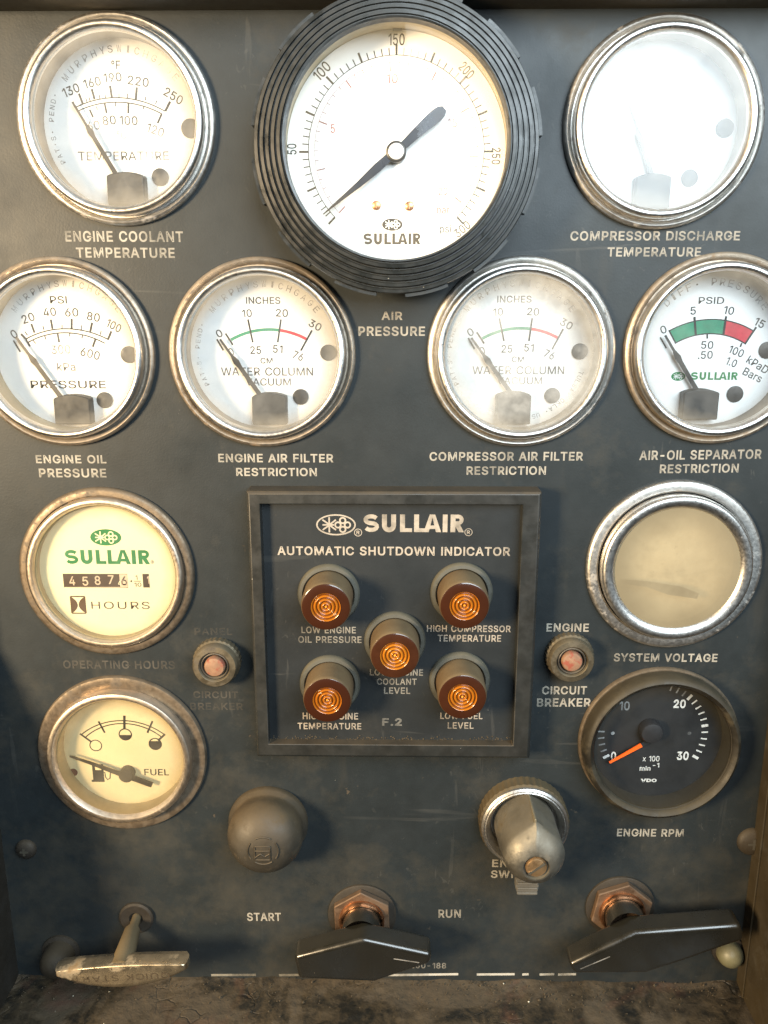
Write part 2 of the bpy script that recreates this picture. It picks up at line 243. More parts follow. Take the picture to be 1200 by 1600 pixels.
    '®': (463, '231,118 205,120 179,125 154,134 131,145 110,160 91,177 74,196 60,217 48,240 40,264 35,290 33,317 35,344 40,369 48,394 60,417 74,438 91,457 110,474 131,488 154,500 179,509 205,514 231,516 258,514 284,509 309,500 332,488 353,474 372,457 389,438 403,417 415,394 423,369 428,344 430,317 428,290 423,264 415,240 403,217 389,196 372,177 353,160 332,145 309,134 284,125 258,120|231,166 258,169 284,175 307,187 328,202 347,220 362,241 373,265 380,290 382,317 380,344 373,369 362,393 347,414 328,432 307,447 284,458 258,465 231,467 205,465 180,458 156,447 135,432 116,414 101,393 90,369 83,344 81,317 83,290 90,265 101,241 116,220 135,202 156,187 180,175 205,169|273,226 228,312 273,312 319,226|161,226 161,409 253,409 261,408 270,406 279,402 288,397 295,391 302,383 307,374 310,363 311,350 310,338 307,326 302,316 295,307 287,300 278,295 268,291 259,288 250,287 185,287 185,319 239,319 245,319 251,322 257,327 262,333 266,341 267,350 266,360 262,367 257,372 239,378 203,378 203,226'),
    '°': (316, '158,283 138,285 119,290 101,298 84,310 70,324 59,340 50,358 45,377 43,397 45,418 50,437 59,455 70,472 84,486 101,497 119,506 138,511 158,513 179,511 198,506 216,497 232,486 246,472 257,455 266,437 271,418 273,397 271,377 266,358 257,340 246,324 232,310 216,298 198,290 179,285|158,334 170,335 180,338 190,343 199,349 207,357 213,366 218,376 221,386 222,397 221,409 218,420 213,430 207,439 199,446 190,453 180,458 170,461 158,462 147,461 136,458 126,453 117,446 109,439 103,430 98,420 96,409 95,397 96,386 98,376 103,366 109,357 117,349 126,343 136,338 147,335'),
}
_gl = {}
def glyph(ch, bold):
    if (ch, bold) in _gl: return _gl[(ch, bold)]
    adv, enc = FONT[ch]
    cons = [[tuple(int(q) / 1000 for q in p.split(',')) for p in c.split()] for c in enc.split('|')]
    if bold > 0:                                   # very short edges break the outline offset
        for i, c in enumerate(cons):
            k = [c[0]]
            for p in c[1:]:
                if math.hypot(p[0] - k[-1][0], p[1] - k[-1][1]) > .0045: k.append(p)
            if len(k) > 3 and math.hypot(k[0][0] - k[-1][0], k[0][1] - k[-1][1]) < .0045: k.pop()
            if len(k) >= 4: cons[i] = k
    def ar(c): return sum(c[i][0] * c[(i + 1) % len(c)][1] - c[(i + 1) % len(c)][0] * c[i][1] for i in range(len(c)))
    def bb(c): return min(p[0] for p in c), max(p[0] for p in c), min(p[1] for p in c), max(p[1] for p in c)
    outs = [c for c in cons if ar(c) < 0]; groups = [[c] for c in outs]
    for c in cons:
        if ar(c) < 0: continue
        x0, x1, y0, y1 = bb(c); best = None
        for g_ in groups:
            X0, X1, Y0, Y1 = bb(g_[0])
            if X0 <= x0 and x1 <= X1 and Y0 <= y0 and y1 <= Y1 and (best is None or (X1 - X0) < bb(best[0])[1] - bb(best[0])[0]): best = g_
        if best is not None: best.append(c)
    vs_ = []; fs = []
    for gi, g_ in enumerate(groups):
        cu = bpy.data.curves.new('t', 'CURVE'); cu.dimensions = '2D'; cu.fill_mode = 'BOTH'; cu.offset = bold
        for c in g_:
            sp = cu.splines.new('POLY'); sp.points.add(len(c) - 1); sp.use_cyclic_u = True
            for i, p in enumerate(c): sp.points[i].co = (p[0], p[1], 0, 1)
        ob = bpy.data.objects.new('t', cu); C.objects.link(ob)
        me = bpy.data.meshes.new_from_object(ob.evaluated_get(bpy.context.evaluated_depsgraph_get()))
        o = len(vs_); vs_ += [(v.co.x, v.co.y, gi) for v in me.vertices]
        fs += [[i + o for i in p.vertices] for p in me.polygons]
        bpy.data.objects.remove(ob); bpy.data.curves.remove(cu); bpy.data.meshes.remove(me)
    _gl[(ch, bold)] = (adv / 1000, vs_, fs)
    return _gl[(ch, bold)]
def glyphs(body, bold, space):
    vs_ = []; fs = []; x = 0
    for ch in body:
        if ch == ' ': x += .27; continue
        adv, gv, gf = glyph(ch, bold)
        o = len(vs_); vs_ += [(p[0] + x, p[1], p[2]) for p in gv]; fs += [[i + o for i in f] for f in gf]
        x += adv * space + bold
    if not vs_: return None
    xs = [v[0] for v in vs_]; ys = [v[1] for v in vs_]
    return (vs_, fs, (min(xs), max(xs), min(ys), max(ys)))

def tag(o, label, cat, group=None, kind=None):
    if label: o['label'] = label
    if cat: o['category'] = cat
    if group: o['group'] = group
    if kind: o['kind'] = kind
    return o
def thing(name, u, v, label, cat, group=None, spin=0.0, w_=0.0):
    o = bpy.data.objects.new(name, None)
    C.objects.link(o)
    o.empty_display_size = 0.01
    o.location = (u * MM, -w_ * MM, v * MM)
    o.rotation_euler = (math.pi / 2, -spin, 0)
    return tag(o, label, cat, group)

def circle3(a, b, c):
    ax, ay = a; bx, by = b; cx, cy = c
    d = 2 * (ax * (by - cy) + bx * (cy - ay) + cx * (ay - by))
    ux = ((ax * ax + ay * ay) * (by - cy) + (bx * bx + by * by) * (cy - ay) + (cx * cx + cy * cy) * (ay - by)) / d
    uy = ((ax * ax + ay * ay) * (cx - bx) + (bx * bx + by * by) * (ax - cx) + (cx * cx + cy * cy) * (bx - ax)) / d
    return (ux, uy), math.hypot(ax - ux, ay - uy)

# ------------------------------------------------------------------ materials
class NT:
    def __init__(s, name):
        s.m = bpy.data.materials.new(name); s.m.use_nodes = True
        s.t = s.m.node_tree; s.t.nodes.clear()
        s.out = s.t.nodes.new('ShaderNodeOutputMaterial')
        s.tc = s.t.nodes.new('ShaderNodeTexCoord')
        s.oi = s.t.nodes.new('ShaderNodeObjectInfo')
        s.rnd = s.math('MULTIPLY', s.oi.outputs['Random'], 37.0)
    def link(s, a, b): s.t.links.new(a, b)
    def put(s, sock, val):
        if isinstance(val, (int, float)): sock.default_value = val
        elif isinstance(val, (tuple, list)): sock.default_value = (val[0], val[1], val[2], 1) if len(val) == 3 and sock.type == 'RGBA' else val
        else: s.link(val, sock)
    def math(s, op, a, b=0.0, clamp=False):
        n = s.t.nodes.new('ShaderNodeMath'); n.operation = op; n.use_clamp = clamp
        s.put(n.inputs[0], a); s.put(n.inputs[1], b); return n.outputs[0]
    def noise(s, scale, detail=4, rough=.55, off=0.0, dist=0.0, stretch=None, world=False):
        n = s.t.nodes.new('ShaderNodeTexNoise'); n.noise_dimensions = '4D'
        co = s.tc.outputs['Object']
        if stretch:
            mp = s.t.nodes.new('ShaderNodeMapping'); mp.inputs['Scale'].default_value = stretch
            s.link(co, mp.inputs[0]); co = mp.outputs[0]
        s.link(co, n.inputs['Vector'])
        n.inputs['Scale'].default_value = scale; n.inputs['Detail'].default_value = detail
        n.inputs['Roughness'].default_value = rough; n.inputs['Distortion'].default_value = dist
        s.link(s.math('ADD', s.rnd, off), n.inputs['W'])
        return n.outputs['Fac']
    def vor(s, scale, off=0.0):
        n = s.t.nodes.new('ShaderNodeTexVoronoi'); n.voronoi_dimensions = '4D'
        s.link(s.tc.outputs['Object'], n.inputs['Vector']); n.inputs['Scale'].default_value = scale
        s.link(s.math('ADD', s.rnd, off), n.inputs['W']); return n
    def rng(s, x, a, b, c=0.0, d=1.0):
        n = s.t.nodes.new('ShaderNodeMapRange'); n.clamp = True
        s.put(n.inputs[0], x)
        for i, q in enumerate((a, b, c, d)): n.inputs[i + 1].default_value = q
        return n.outputs[0]
    def mix(s, f, a, b):
        n = s.t.nodes.new('ShaderNodeMixRGB'); s.put(n.inputs[0], f); s.put(n.inputs[1], a); s.put(n.inputs[2], b); return n.outputs[0]
    def up(s):
        g = s.t.nodes.new('ShaderNodeNewGeometry'); x = s.t.nodes.new('ShaderNodeSeparateXYZ')
        s.link(g.outputs['Normal'], x.inputs[0]); return x.outputs['Z']
    def bump(s, h, strength=.3, dist=.0002):
        n = s.t.nodes.new('ShaderNodeBump'); n.inputs['Strength'].default_value = strength; n.inputs['Distance'].default_value = dist
        s.link(h, n.inputs['Height']); return n.outputs[0]
    def pbsdf(s, **k):
        n = s.t.nodes.new('ShaderNodeBsdfPrincipled')
        for a, v in k.items(): s.put(n.inputs[a.replace('_', ' ')], v)
        return n
    def done(s, sh):
        s.link(sh, s.out.inputs[0]); return s.m

DUST = (.26, .20, .12)
def mat(name, base, rough=.5, metal=0.0, var=.25, vscale=60, dust=0.0, dustcol=DUST, spots=None, spot_amt=(.58, .66), spot_scale=90,
        bump=.15, bscale=900, rvar=.15, spec=.5, coat=0.0, specks=0.0, emit=None, spot_rough=.8):
    n = NT(name)
    f = n.noise(vscale, 5, .6)
    col = n.mix(n.rng(f, .3, .7), tuple(c * (1 - var) for c in base), tuple(min(1, c * (1 + var)) for c in base))
    rg = n.rng(n.noise(vscale * 2.5, 4, .6, 3.1), .3, .7, max(.03, rough - rvar), min(1, rough + rvar))
    met = metal
    if spots:
        sf = n.rng(n.noise(spot_scale, 6, .65, 7.7), spot_amt[0], spot_amt[1])
        col = n.mix(sf, col, spots)
        rg = n.mix(sf, rg, (spot_rough,) * 3)
        if metal > 0: met = n.math('MULTIPLY', n.math('SUBTRACT', 1.0, sf), metal)
    if dust > 0:
        df = n.math('MULTIPLY', n.rng(n.up(), -.1, .75), n.rng(n.noise(140, 5, .6, 5.5), .25, .6, .45, 1.0))
        df = n.math('MULTIPLY', df, dust)
        col = n.mix(df, col, dustcol)
        rg = n.mix(df, rg, (.9, .9, .9))
        if metal > 0: met = n.math('MULTIPLY', n.math('SUBTRACT', 1.0, df), met)
    if specks > 0:
        v = n.vor(330, 2.2); thr = n.math('LESS_THAN', v.outputs['Distance'], specks)
        col = n.mix(thr, col, (.42, .39, .33))
    p = n.pbsdf(Base_Color=col, Roughness=rg, Metallic=met, Specular_IOR_Level=spec)
    if coat: p.inputs['Coat Weight'].default_value = coat; p.inputs['Coat Roughness'].default_value = .15
    if emit: n.put(p.inputs['Emission Color'], emit[0]); p.inputs['Emission Strength'].default_value = emit[1]
    if bump > 0: n.link(n.bump(n.noise(bscale, 4, .6, 9.0), bump), p.inputs['Normal'])
    return n.done(p.outputs[0])

def panel_mat(name, base, smear=1.0):
    n = NT(name)
    f = n.noise(22, 5, .6); g = n.noise(170, 4, .65, 4)
    col = n.mix(n.rng(f, .3, .7), tuple(c * .82 for c in base), tuple(c * 1.2 for c in base))
    col = n.mix(n.rng(g, .35, .75, 0, .35), col, tuple(c * 1.7 for c in base))
    # dusty smears, more of them low on the panel where dirt splashes
    z = n.t.nodes.new('ShaderNodeSeparateXYZ'); n.link(n.tc.outputs['Object'], z.inputs[0])
    low = n.rng(z.outputs['Y'], -.08, -.24)
    sm = n.math('ADD', n.math('ADD', n.noise(30, 7, .68, 12, .15), n.math('MULTIPLY', n.math('SUBTRACT', n.noise(240, 5, .7, 15), .5), .22)), n.math('MULTIPLY', low, .12))
    sm = n.rng(sm, .56, .78, 0, .36 * smear)
    col = n.mix(sm, col, (.052, .043, .027))
    st = n.rng(n.noise(40, 5, .6, 22, .3, (1.6, .35, 1)), .60, .74, 0, .35 * smear)
    col = n.mix(st, col, (.040, .036, .028))
    v = n.vor(150, 3); sz = n.rng(n.noise(300, 1, .5, 31), .4, .75, 0.0, .075)
    sp = n.math('LESS_THAN', v.outputs['Distance'], sz)
    col = n.mix(n.math('MULTIPLY', sp, .6), col, (.20, .19, .16))
    v2 = n.vor(700, 5); sz2 = n.rng(n.noise(90, 2, .5, 41), .45, .8, 0.0, .16)
    sp2 = n.math('LESS_THAN', v2.outputs['Distance'], sz2)
    col = n.mix(n.math('MULTIPLY', sp2, .4), col, (.09, .085, .075))
    sc = n.rng(n.noise(60, 7, .7, 51, 1.5, (.5, 4, 1)), .70, .74, 0, .5)
    col = n.mix(sc, col, tuple(c * .4 for c in base))
    # rubbed streaks, fine scratches and small chips
    gate = n.rng(n.noise(14, 3, .5, 81), .48, .62)
    for off, sc_, amt in ((91, (190, 22, 1), .22), (97, (20, 210, 1), .25), (103, (230, 160, 1), .22)):
        k = n.rng(n.noise(1.0, 3, .5, off, .9 if off < 100 else 2.0, sc_), .66, .70, 0, amt)
        col = n.mix(n.math('MULTIPLY', k, gate), col, (.085, .083, .075))
    ch = n.rng(n.noise(110, 6, .7, 111), .685, .70, 0, .7)
    col = n.mix(ch, col, (.075, .058, .040))
    rg = n.rng(n.noise(35, 5, .6, 61),   .3, .7, .38, .56)
    rg = n.mix(sm, rg, (.9, .9, .9))
    p = n.pbsdf(Base_Color=col, Roughness=rg, Specular_IOR_Level=.36)
    n.link(n.bump(n.noise(1400, 3, .6, 71), .22, .00015), p.inputs['Normal'])
    return n.done(p.outputs[0])

def ink(name, col, wear=.3, rough=.6, scale=160, hi=.12):
    """printed lettering that has rubbed off in places: bare surface shows through"""
    n = NT(name)
    f = n.noise(scale, 6, .65, 2.0)
    big = n.noise(45, 3, .5, 8.0)
    s = n.math('ADD', n.math('MULTIPLY', f, .5), n.math('MULTIPLY', big, .5))
    a = n.rng(s, .5 - hi + (wear - .5) * .5, .5 + hi + (wear - .5) * .5)
    cc = n.mix(n.rng(n.noise(300, 3, .6, 17), .3, .7), tuple(c * .75 for c in col), col)
    p = n.pbsdf(Base_Color=cc, Roughness=rough)
    tr = n.t.nodes.new('ShaderNodeBsdfTransparent')
    ms = n.t.nodes.new('ShaderNodeMixShader')
    n.link(a, ms.inputs[0]); n.link(tr.outputs[0], ms.inputs[1]); n.link(p.outputs[0], ms.inputs[2])
    return n.done(ms.outputs[0])

def glass(name, rad, haze=.05, edge=.5, hazecol=(.8, .8, .78), edgecol=(.30, .27, .22), ior=1.45, rough=.02, blotch=.1):
    n = NT(name)
    ln = n.t.nodes.new('ShaderNodeVectorMath'); ln.operation = 'LENGTH'; n.link(n.tc.outputs['Object'], ln.inputs[0])
    r = n.math('ADD', ln.outputs['Value'], n.math('MULTIPLY', n.math('SUBTRACT', n.noise(120, 4, .6, 3), .5), rad * MM * .22))
    e = n.math('MULTIPLY', n.rng(r, rad * MM * .80, rad * MM * 1.03), edge)
    hz = n.math('ADD', n.rng(n.noise(90, 5, .62, 5), .4, .75, 0, blotch), haze)
    fr = n.t.nodes.new('ShaderNodeFresnel'); fr.inputs['IOR'].default_value = ior
    tr = n.t.nodes.new('ShaderNodeBsdfTransparent')
    gl = n.t.nodes.new('ShaderNodeBsdfGlossy'); gl.inputs['Roughness'].default_value = rough
    n.link(n.bump(n.noise(60, 2, .5, 6), .05, .0005), gl.inputs['Normal'])
    df = n.t.nodes.new('ShaderNodeBsdfDiffuse'); df.inputs[0].default_value = (*hazecol, 1)
    de = n.t.nodes.new('ShaderNodeBsdfDiffuse'); de.inputs[0].default_value = (*edgecol, 1)
    a = n.t.nodes.new('ShaderNodeMixShader'); n.link(hz, a.inputs[0]); n.link(tr.outputs[0], a.inputs[1]); n.link(df.outputs[0], a.inputs[2])
    c = n.t.nodes.new('ShaderNodeMixShader'); n.link(e, c.inputs[0]); n.link(a.outputs[0], c.inputs[1]); n.link(de.outputs[0], c.inputs[2])
    b = n.t.nodes.new('ShaderNodeMixShader'); n.link(fr.outputs[0], b.inputs[0]); n.link(c.outputs[0], b.inputs[1]); n.link(gl.outputs[0], b.inputs[2])
    return n.done(b.outputs[0])

M = {}
M['panel'] = panel_mat('panel paint', (.0122, .0156, .0174))
M['plate'] = panel_mat('indicator plate', (.0125, .0148, .0165), .5)
M['frame'] = mat('frame plastic', (.0105, .0125, .013), .42, 0, .25, 60, dust=.6, dustcol=(.075, .053, .028), bump=.1, specks=.05)
RUST = (.16, .085, .035)
M['chrome'] = mat('bezel steel', (.66, .645, .62), .33, 1, .08, 420, dust=.06, spots=(.36, .28, .20), spot_amt=(.70, .80), spot_scale=160, bump=.04, bscale=1500, rvar=.07)
M['chrome_warm'] = mat('tarnished bezel', (.64, .55, .45), .36, 1, .12, 400, dust=.15, dustcol=(.16, .12, .06), spots=(.26, .17, .10), spot_amt=(.64, .78), spot_scale=160, bump=.05, bscale=1500, rvar=.07)
M['ring_clean'] = mat('clamp ring steel', (.52, .50, .47), .42, 1, .15, 400, spots=(.20, .15, .10), spot_amt=(.58, .76), spot_scale=230, bump=.12, bscale=1300, rvar=.08)
M['ring_tan'] = mat('tarnished clamp ring', (.32, .275, .225), .46, .9, .22, 400, dust=.3, dustcol=(.15, .11, .06), spots=(.14, .09, .05), spot_amt=(.54, .74), spot_scale=230, bump=.15, bscale=1300, rvar=.08)
M['ring_dark'] = mat('dirty clamp ring', (.16, .125, .09), .46, .75, .3, 300, dust=.4, dustcol=(.11, .08, .045), spots=(.045, .035, .025), spot_amt=(.50, .70), spot_scale=180, bump=.18, bscale=1200)
M['olive'] = mat('dust coated bezel', (.013, .011, .0075), .5, .2, .5, 90, dust=.65, dustcol=(.050, .038, .018), spots=(.045, .036, .019), spot_amt=(.52, .66), bump=.5, bscale=500)
M['case'] = mat('gauge case', (.10, .10, .10), .5, 0, .15, 60, bump=0)
M['case_tan'] = mat('gauge case cream', (.36, .30, .18), .5, 0, .2, 60, bump=0)
M['case_dark'] = mat('gauge case dark', (.05, .045, .035), .5, 0, .15, 60, bump=0)
def dial(name, base, age=.3, agecol=(.55, .47, .33)):
    n = NT(name)
    f = n.rng(n.noise(50, 5, .6), .42, .75, 0, age)
    p = n.pbsdf(Base_Color=n.mix(f, base, agecol), Roughness=.55, Specular_IOR_Level=.3)
    return n.done(p.outputs[0])
M['dial'] = dial('dial white', (.86, .855, .84), .12)
M['dial_cream'] = dial('dial cream', (.92, .845, .52), .08)
M['dial_fuel'] = dial('dial fuel', (.86, .71, .40), .2)
M['dial_yellow'] = dial('dial aged yellow', (.50, .40, .23), .35)
M['dial_black'] = mat('dial black', (.018, .019, .02), .55, 0, .1, 40, bump=0)
M['ink'] = ink('dial ink black', (.008, .008, .008), .0, hi=.05)
M['ink_thin'] = ink('dial ink thinned', (.02, .02, .02), .32)  # thin print, also used for print paled by glare on the large dial
M['ink_faint'] = ink('dial ink faint', (.12, .115, .115), .45)
M['ink_green'] = ink('ink green', (.02, .26, .14), .15)
M['ink_logo_green'] = ink('logo green', (.006, .20, .045), .0, hi=.05)
M['ink_red'] = ink('ink red', (.62, .04, .06), .15)
M['ink_pale_red'] = ink('ink pale red', (.30, .10, .085), .30)
M['ink_white'] = ink('dial ink white', (.72, .73, .70), 0.0, hi=.05)
M['ink_white_dim'] = ink('dial ink white dim', (.35, .36, .36), .45)
M['letter'] = ink('panel lettering', (.30, .275, .23), .36)
M['letter_worn'] = ink('panel lettering worn', (.24, .22, .19), .50)
M['letter_faint'] = ink('panel lettering nearly gone', (.075, .068, .057), .45)
M['letter_plate'] = ink('plate lettering', (.34, .295, .24), .30)
M['pointer'] = mat('pointer black', (.015, .015, .015), .4, 0, .1, 50, bump=0)
M['pointer_brown'] = mat('pointer brown black', (.025, .02, .015), .5, 0, .2, 50, bump=0)
M['cover'] = mat('pivot cover', (.018, .018, .017), .55, 0, .25, 120, bump=.05)
M['spot'] = mat('dial screw', (.03, .03, .03), .5, .3, .4, 200, bump=.1)
M['orange'] = mat('pointer orange', (.95, .13, .012), .5, 0, .05, 50, bump=0, emit=((1, .14, .01), .12))  # slight emission added so the needle seems to glow
M['black_rubber'] = mat('gauge rim black', (.011, .013, .0135), .36, 0, .2, 80, dust=.22, dustcol=(.06, .054, .04), bump=.12, bscale=700, specks=.06)
M['black_knob'] = mat('black knob plastic', (.007, .007, .006), .18, 0, .2, 60, dust=.25, dustcol=(.04, .033, .018), coat=.7, bump=.05, bscale=900, specks=.05)
M['copper'] = mat('dirty copper nut', (.17, .105, .065), .45, .7, .35, 120, dust=.5, dustcol=(.085, .058, .034), spots=(.08, .05, .03), spot_amt=(.5, .62), bump=.3)
M['copper_clean'] = mat('copper', (.55, .27, .14), .34, 1, .15, 120, spots=(.1, .05, .03), spot_amt=(.6, .7), bump=.15)
M['screw_brass'] = mat('brass screw', (.65, .42, .22), .35, .9, .2, 120, bump=.1)
M['boot'] = mat('rubber boot', (.024, .021, .016), .5, 0, .35, 70, dust=.55, dustcol=(.09, .06, .026), spots=(.045, .033, .018), spot_amt=(.55, .7), spot_scale=200, bump=.3, bscale=500)
M['knob_grey'] = mat('grey switch knob', (.17, .16, .135), .36, .8, .3, 110, dust=.55, dustcol=(.085, .064, .030), bump=.18, spots=(.06, .048, .03), spot_amt=(.54, .68), spot_scale=130)
M['knob_tab'] = mat('grey tab', (.08, .075, .065), .42, 0, .2, 90, dust=.3, dustcol=(.12, .1, .06), bump=.1)
M['knurl'] = mat('switch collar', (.06, .045, .026), .5, .4, .3, 100, dust=.6, dustcol=(.12, .09, .045), bump=.2)
M['breaker'] = mat('breaker brass', (.12, .10, .068), .42, .7, .3, 150, dust=.45, dustcol=(.12, .095, .055), spots=(.05, .04, .03), spot_amt=(.54, .64), bump=.2)
M['breaker_dark'] = mat('breaker well', (.035, .032, .028), .5, .2, .2, 100, dust=.3, bump=.1)
M['button'] = mat('breaker button', (.19, .105, .062), .6, 0, .3, 260, spots=(.20, .05, .028), spot_amt=(.5, .6), spot_scale=330, bump=.2)
M['handle_cast'] = mat('cast pull handle', (.46, .39, .28), .25, .95, .25, 90, dust=.1, dustcol=(.17, .12, .06), spots=(.18, .12, .06), spot_amt=(.56, .68), bump=.25)
M['handle_rod'] = mat('dusty rod', (.10, .076, .042), .6, .2, .3, 120, dust=.6, dustcol=(.13, .095, .048), bump=.3)
M['rust'] = mat('rusty washer', (.018, .014, .010), .7, .2, .35, 140, dust=.4, dustcol=(.07, .052, .03), bump=.5)
M['cap'] = mat('cap screw plastic', (.13, .125, .075), .38, 0, .3, 90, dust=.3, dustcol=(.10, .08, .045), spots=(.06, .05, .03), spot_amt=(.55, .7), bump=.08)
M['cap_brown'] = mat('dirty cap', (.024, .018, .011), .6, 0, .3, 90, dust=.5, dustcol=(.065, .048, .026), bump=.2)
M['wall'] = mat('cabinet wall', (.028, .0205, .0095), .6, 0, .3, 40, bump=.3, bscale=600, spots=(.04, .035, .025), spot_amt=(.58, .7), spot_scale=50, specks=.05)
M['wall_shade'] = mat('cabinet wall shade', (.012, .0095, .006), .65, 0, .3, 40, bump=.3, bscale=600)  # darker copy of the wall colour, shade of the left side painted in
M['lip'] = mat('cabinet lip', (.05, .045, .032), .6, 0, .3, 40, bump=.3, bscale=600, specks=.05)
M['barrel'] = mat('lamp barrel', (.075, .045, .022), .5, 0, .25, 140, dust=.85, dustcol=(.13, .092, .045), bump=.15)
M['collar'] = mat('lamp collar', (.05, .05, .042), .45, 0, .25, 140, dust=.8, dustcol=(.10, .088, .058), bump=.15)
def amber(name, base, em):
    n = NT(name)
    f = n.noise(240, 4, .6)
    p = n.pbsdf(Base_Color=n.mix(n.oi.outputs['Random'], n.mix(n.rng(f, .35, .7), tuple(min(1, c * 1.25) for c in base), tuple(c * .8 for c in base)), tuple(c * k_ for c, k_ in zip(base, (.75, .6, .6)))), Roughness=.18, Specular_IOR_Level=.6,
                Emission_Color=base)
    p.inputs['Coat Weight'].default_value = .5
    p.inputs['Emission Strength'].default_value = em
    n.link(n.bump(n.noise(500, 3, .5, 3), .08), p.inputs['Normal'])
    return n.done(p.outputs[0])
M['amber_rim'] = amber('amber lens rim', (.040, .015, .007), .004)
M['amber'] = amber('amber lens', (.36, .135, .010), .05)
M['amber_groove_shade'] = amber('amber lens groove shade', (.14, .045, .007), .015)  # dark rings put the shade between the lens's inner reflections into colour
M['amber_core'] = amber('amber lens core', (.8, .30, .025), .35)  # glow added at the lens centre for light caught inside

def ledge_mat():
    n = NT('ledge dirt')
    f = n.noise(26, 7, .62, 0, 1.2); g = n.noise(120, 7, .7, 4, .6)
    col = n.mix(n.rng(f, .40, .50), (.010, .0092, .007), (.046, .034, .020))
    col = n.mix(n.rng(g, .45, .60, 0, .7), col, (.064, .047, .027))
    col = n.mix(n.rng(n.noise(22, 4, .6, 9, .6), .56, .66, 0, .65), col, (.080, .036, .022))
    v = n.t.nodes.new('ShaderNodeTexVoronoi'); v.feature = 'DISTANCE_TO_EDGE'; v.inputs['Scale'].default_value = 130
    mp = n.t.nodes.new('ShaderNodeVectorMath'); mp.operation = 'ADD'
    nz = n.t.nodes.new('ShaderNodeTexNoise'); nz.inputs['Scale'].default_value = 90; n.link(n.tc.outputs['Object'], nz.inputs['Vector'])
    sc_ = n.t.nodes.new('ShaderNodeVectorMath'); sc_.operation = 'SCALE'; sc_.inputs['Scale'].default_value = .012; n.link(nz.outputs['Color'], sc_.inputs[0])
    n.link(n.tc.outputs['Object'], mp.inputs[0]); n.link(sc_.outputs[0], mp.inputs[1]); n.link(mp.outputs[0], v.inputs['Vector'])
    crack = n.math('MULTIPLY', n.rng(v.outputs['Distance'], .0, .07, 1, 0), n.rng(n.noise(35, 3, .5, 33), .56, .66))
    col = n.mix(n.math('MULTIPLY', crack, .55), col, (.006, .005, .004))
    p = n.pbsdf(Base_Color=col, Roughness=n.rng(f, .44, .56, .5, .95))
    h = n.math('SUBTRACT', n.math('ADD', n.noise(70, 8, .62, 4), n.math('MULTIPLY', n.noise(420, 4, .6, 14), .25)), n.math('MULTIPLY', crack, .35))
    n.link(n.bump(h, .9, .0016), p.inputs['Normal'])
    return n.done(p.outputs[0])
M['ledge'] = ledge_mat()
M['grit'] = mat('loose dirt', (.05, .037, .021), .9, 0, .5, 300, bump=.4)
M['grit_light'] = mat('pale grit', (.5, .46, .36), .8, 0, .3, 300, bump=.2)

# ------------------------------------------------------------------ panel layout (photo pixel of each centre)
G_AT = {
    'coolant': P(182, 190, 1), 'discharge': P(1036, 194, 1), 'oil': P(97, 552, 1), 'filter': P(410, 553, 1),
    'cfilter': P(814, 552, 1), 'sep': P(1122, 547, 1), 'hours': P(167, 895, 1), 'fuel': P(191, 1178, 1),
    'volt': P(1053, 884, 1), 'rpm': P(1034, 1168, 6), 'air': P(619, 231, 16),
}
HOLE = {'coolant': 29, 'discharge': 29, 'oil': 29, 'filter': 29, 'cfilter': 29, 'sep': 29, 'hours': 29, 'fuel': 27.6, 'volt': 27, 'rpm': 29}
U_L = P(20, 1450).x
U_R = P(1180, 1290).x
V_T = P(600, 15).y
V_B = P(600, 1531).y

def panel_mesh():
    cu = bpy.data.curves.new('p', 'CURVE'); cu.dimensions = '2D'; cu.fill_mode = 'BOTH'; cu.extrude = .0009
    def spl(pts):
        s = cu.splines.new('POLY'); s.points.add(len(pts) - 1); s.use_cyclic_u = True
        for i, p in enumerate(pts): s.points[i].co = (p[0] * MM, p[1] * MM, 0, 1)
    spl([(U_L, V_B), (U_R, V_B), (U_R, V_T), (U_L, V_T)])
    for k, r in HOLE.items():
        c = G_AT[k]
        spl([(c.x + r * math.cos(2 * math.pi * i / 64), c.y + r * math.sin(2 * math.pi * i / 64)) for i in range(64)])
    ob = bpy.data.objects.new('p', cu); C.objects.link(ob)
    dg = bpy.context.evaluated_depsgraph_get()
    me = bpy.data.meshes.new_from_object(ob.evaluated_get(dg))
    bpy.data.objects.remove(ob); bpy.data.curves.remove(cu)
    me.materials.clear(); me.materials.append(M['panel']); me.name = 'instrument_panel'
    return me
panel = bpy.data.objects.new('instrument_panel', panel_mesh())
C.objects.link(panel)
panel.rotation_euler = (math.pi / 2, 0, 0)
panel.location = (0, .0009, 0)
tag(panel, 'dark slate grey painted metal instrument panel with worn white captions', 'instrument panel', kind='structure')
PZ = .9                                   # panel face in the panel object's own z, mm

# cabinet round the panel
def cheek(u0, u1):
    m = MB(); pr_ = [(V_T + 3, -4), (V_T + 3, 10), (-130, 12), (-170, 40), (-215, 62), (V_B - 3, 66), (V_B - 3, -4)]  # flare low down is made up, shaped to shade the panel's lower corners
    n = len(pr_)
    m.add([(u0, y, z) for y, z in pr_] + [(u1, y, z) for y, z in pr_], [list(range(n)), list(range(n, 2 * n))[::-1]] + [[i, n + i, n + (i + 1) % n, (i + 1) % n] for i in range(n)])
    return m
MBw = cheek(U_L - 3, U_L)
tag(MBw.build('wall', M['wall_shade'], None, smooth=False, bevel=.5), 'shadowed dark side wall of the cabinet left of the panel', 'cabinet wall', kind='structure')
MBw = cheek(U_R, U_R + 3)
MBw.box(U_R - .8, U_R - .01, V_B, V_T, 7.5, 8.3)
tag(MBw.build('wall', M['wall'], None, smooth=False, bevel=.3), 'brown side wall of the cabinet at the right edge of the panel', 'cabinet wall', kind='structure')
MBw = MB(); MBw.box(U_L, U_R, V_T, V_T + 3, -4, 16)
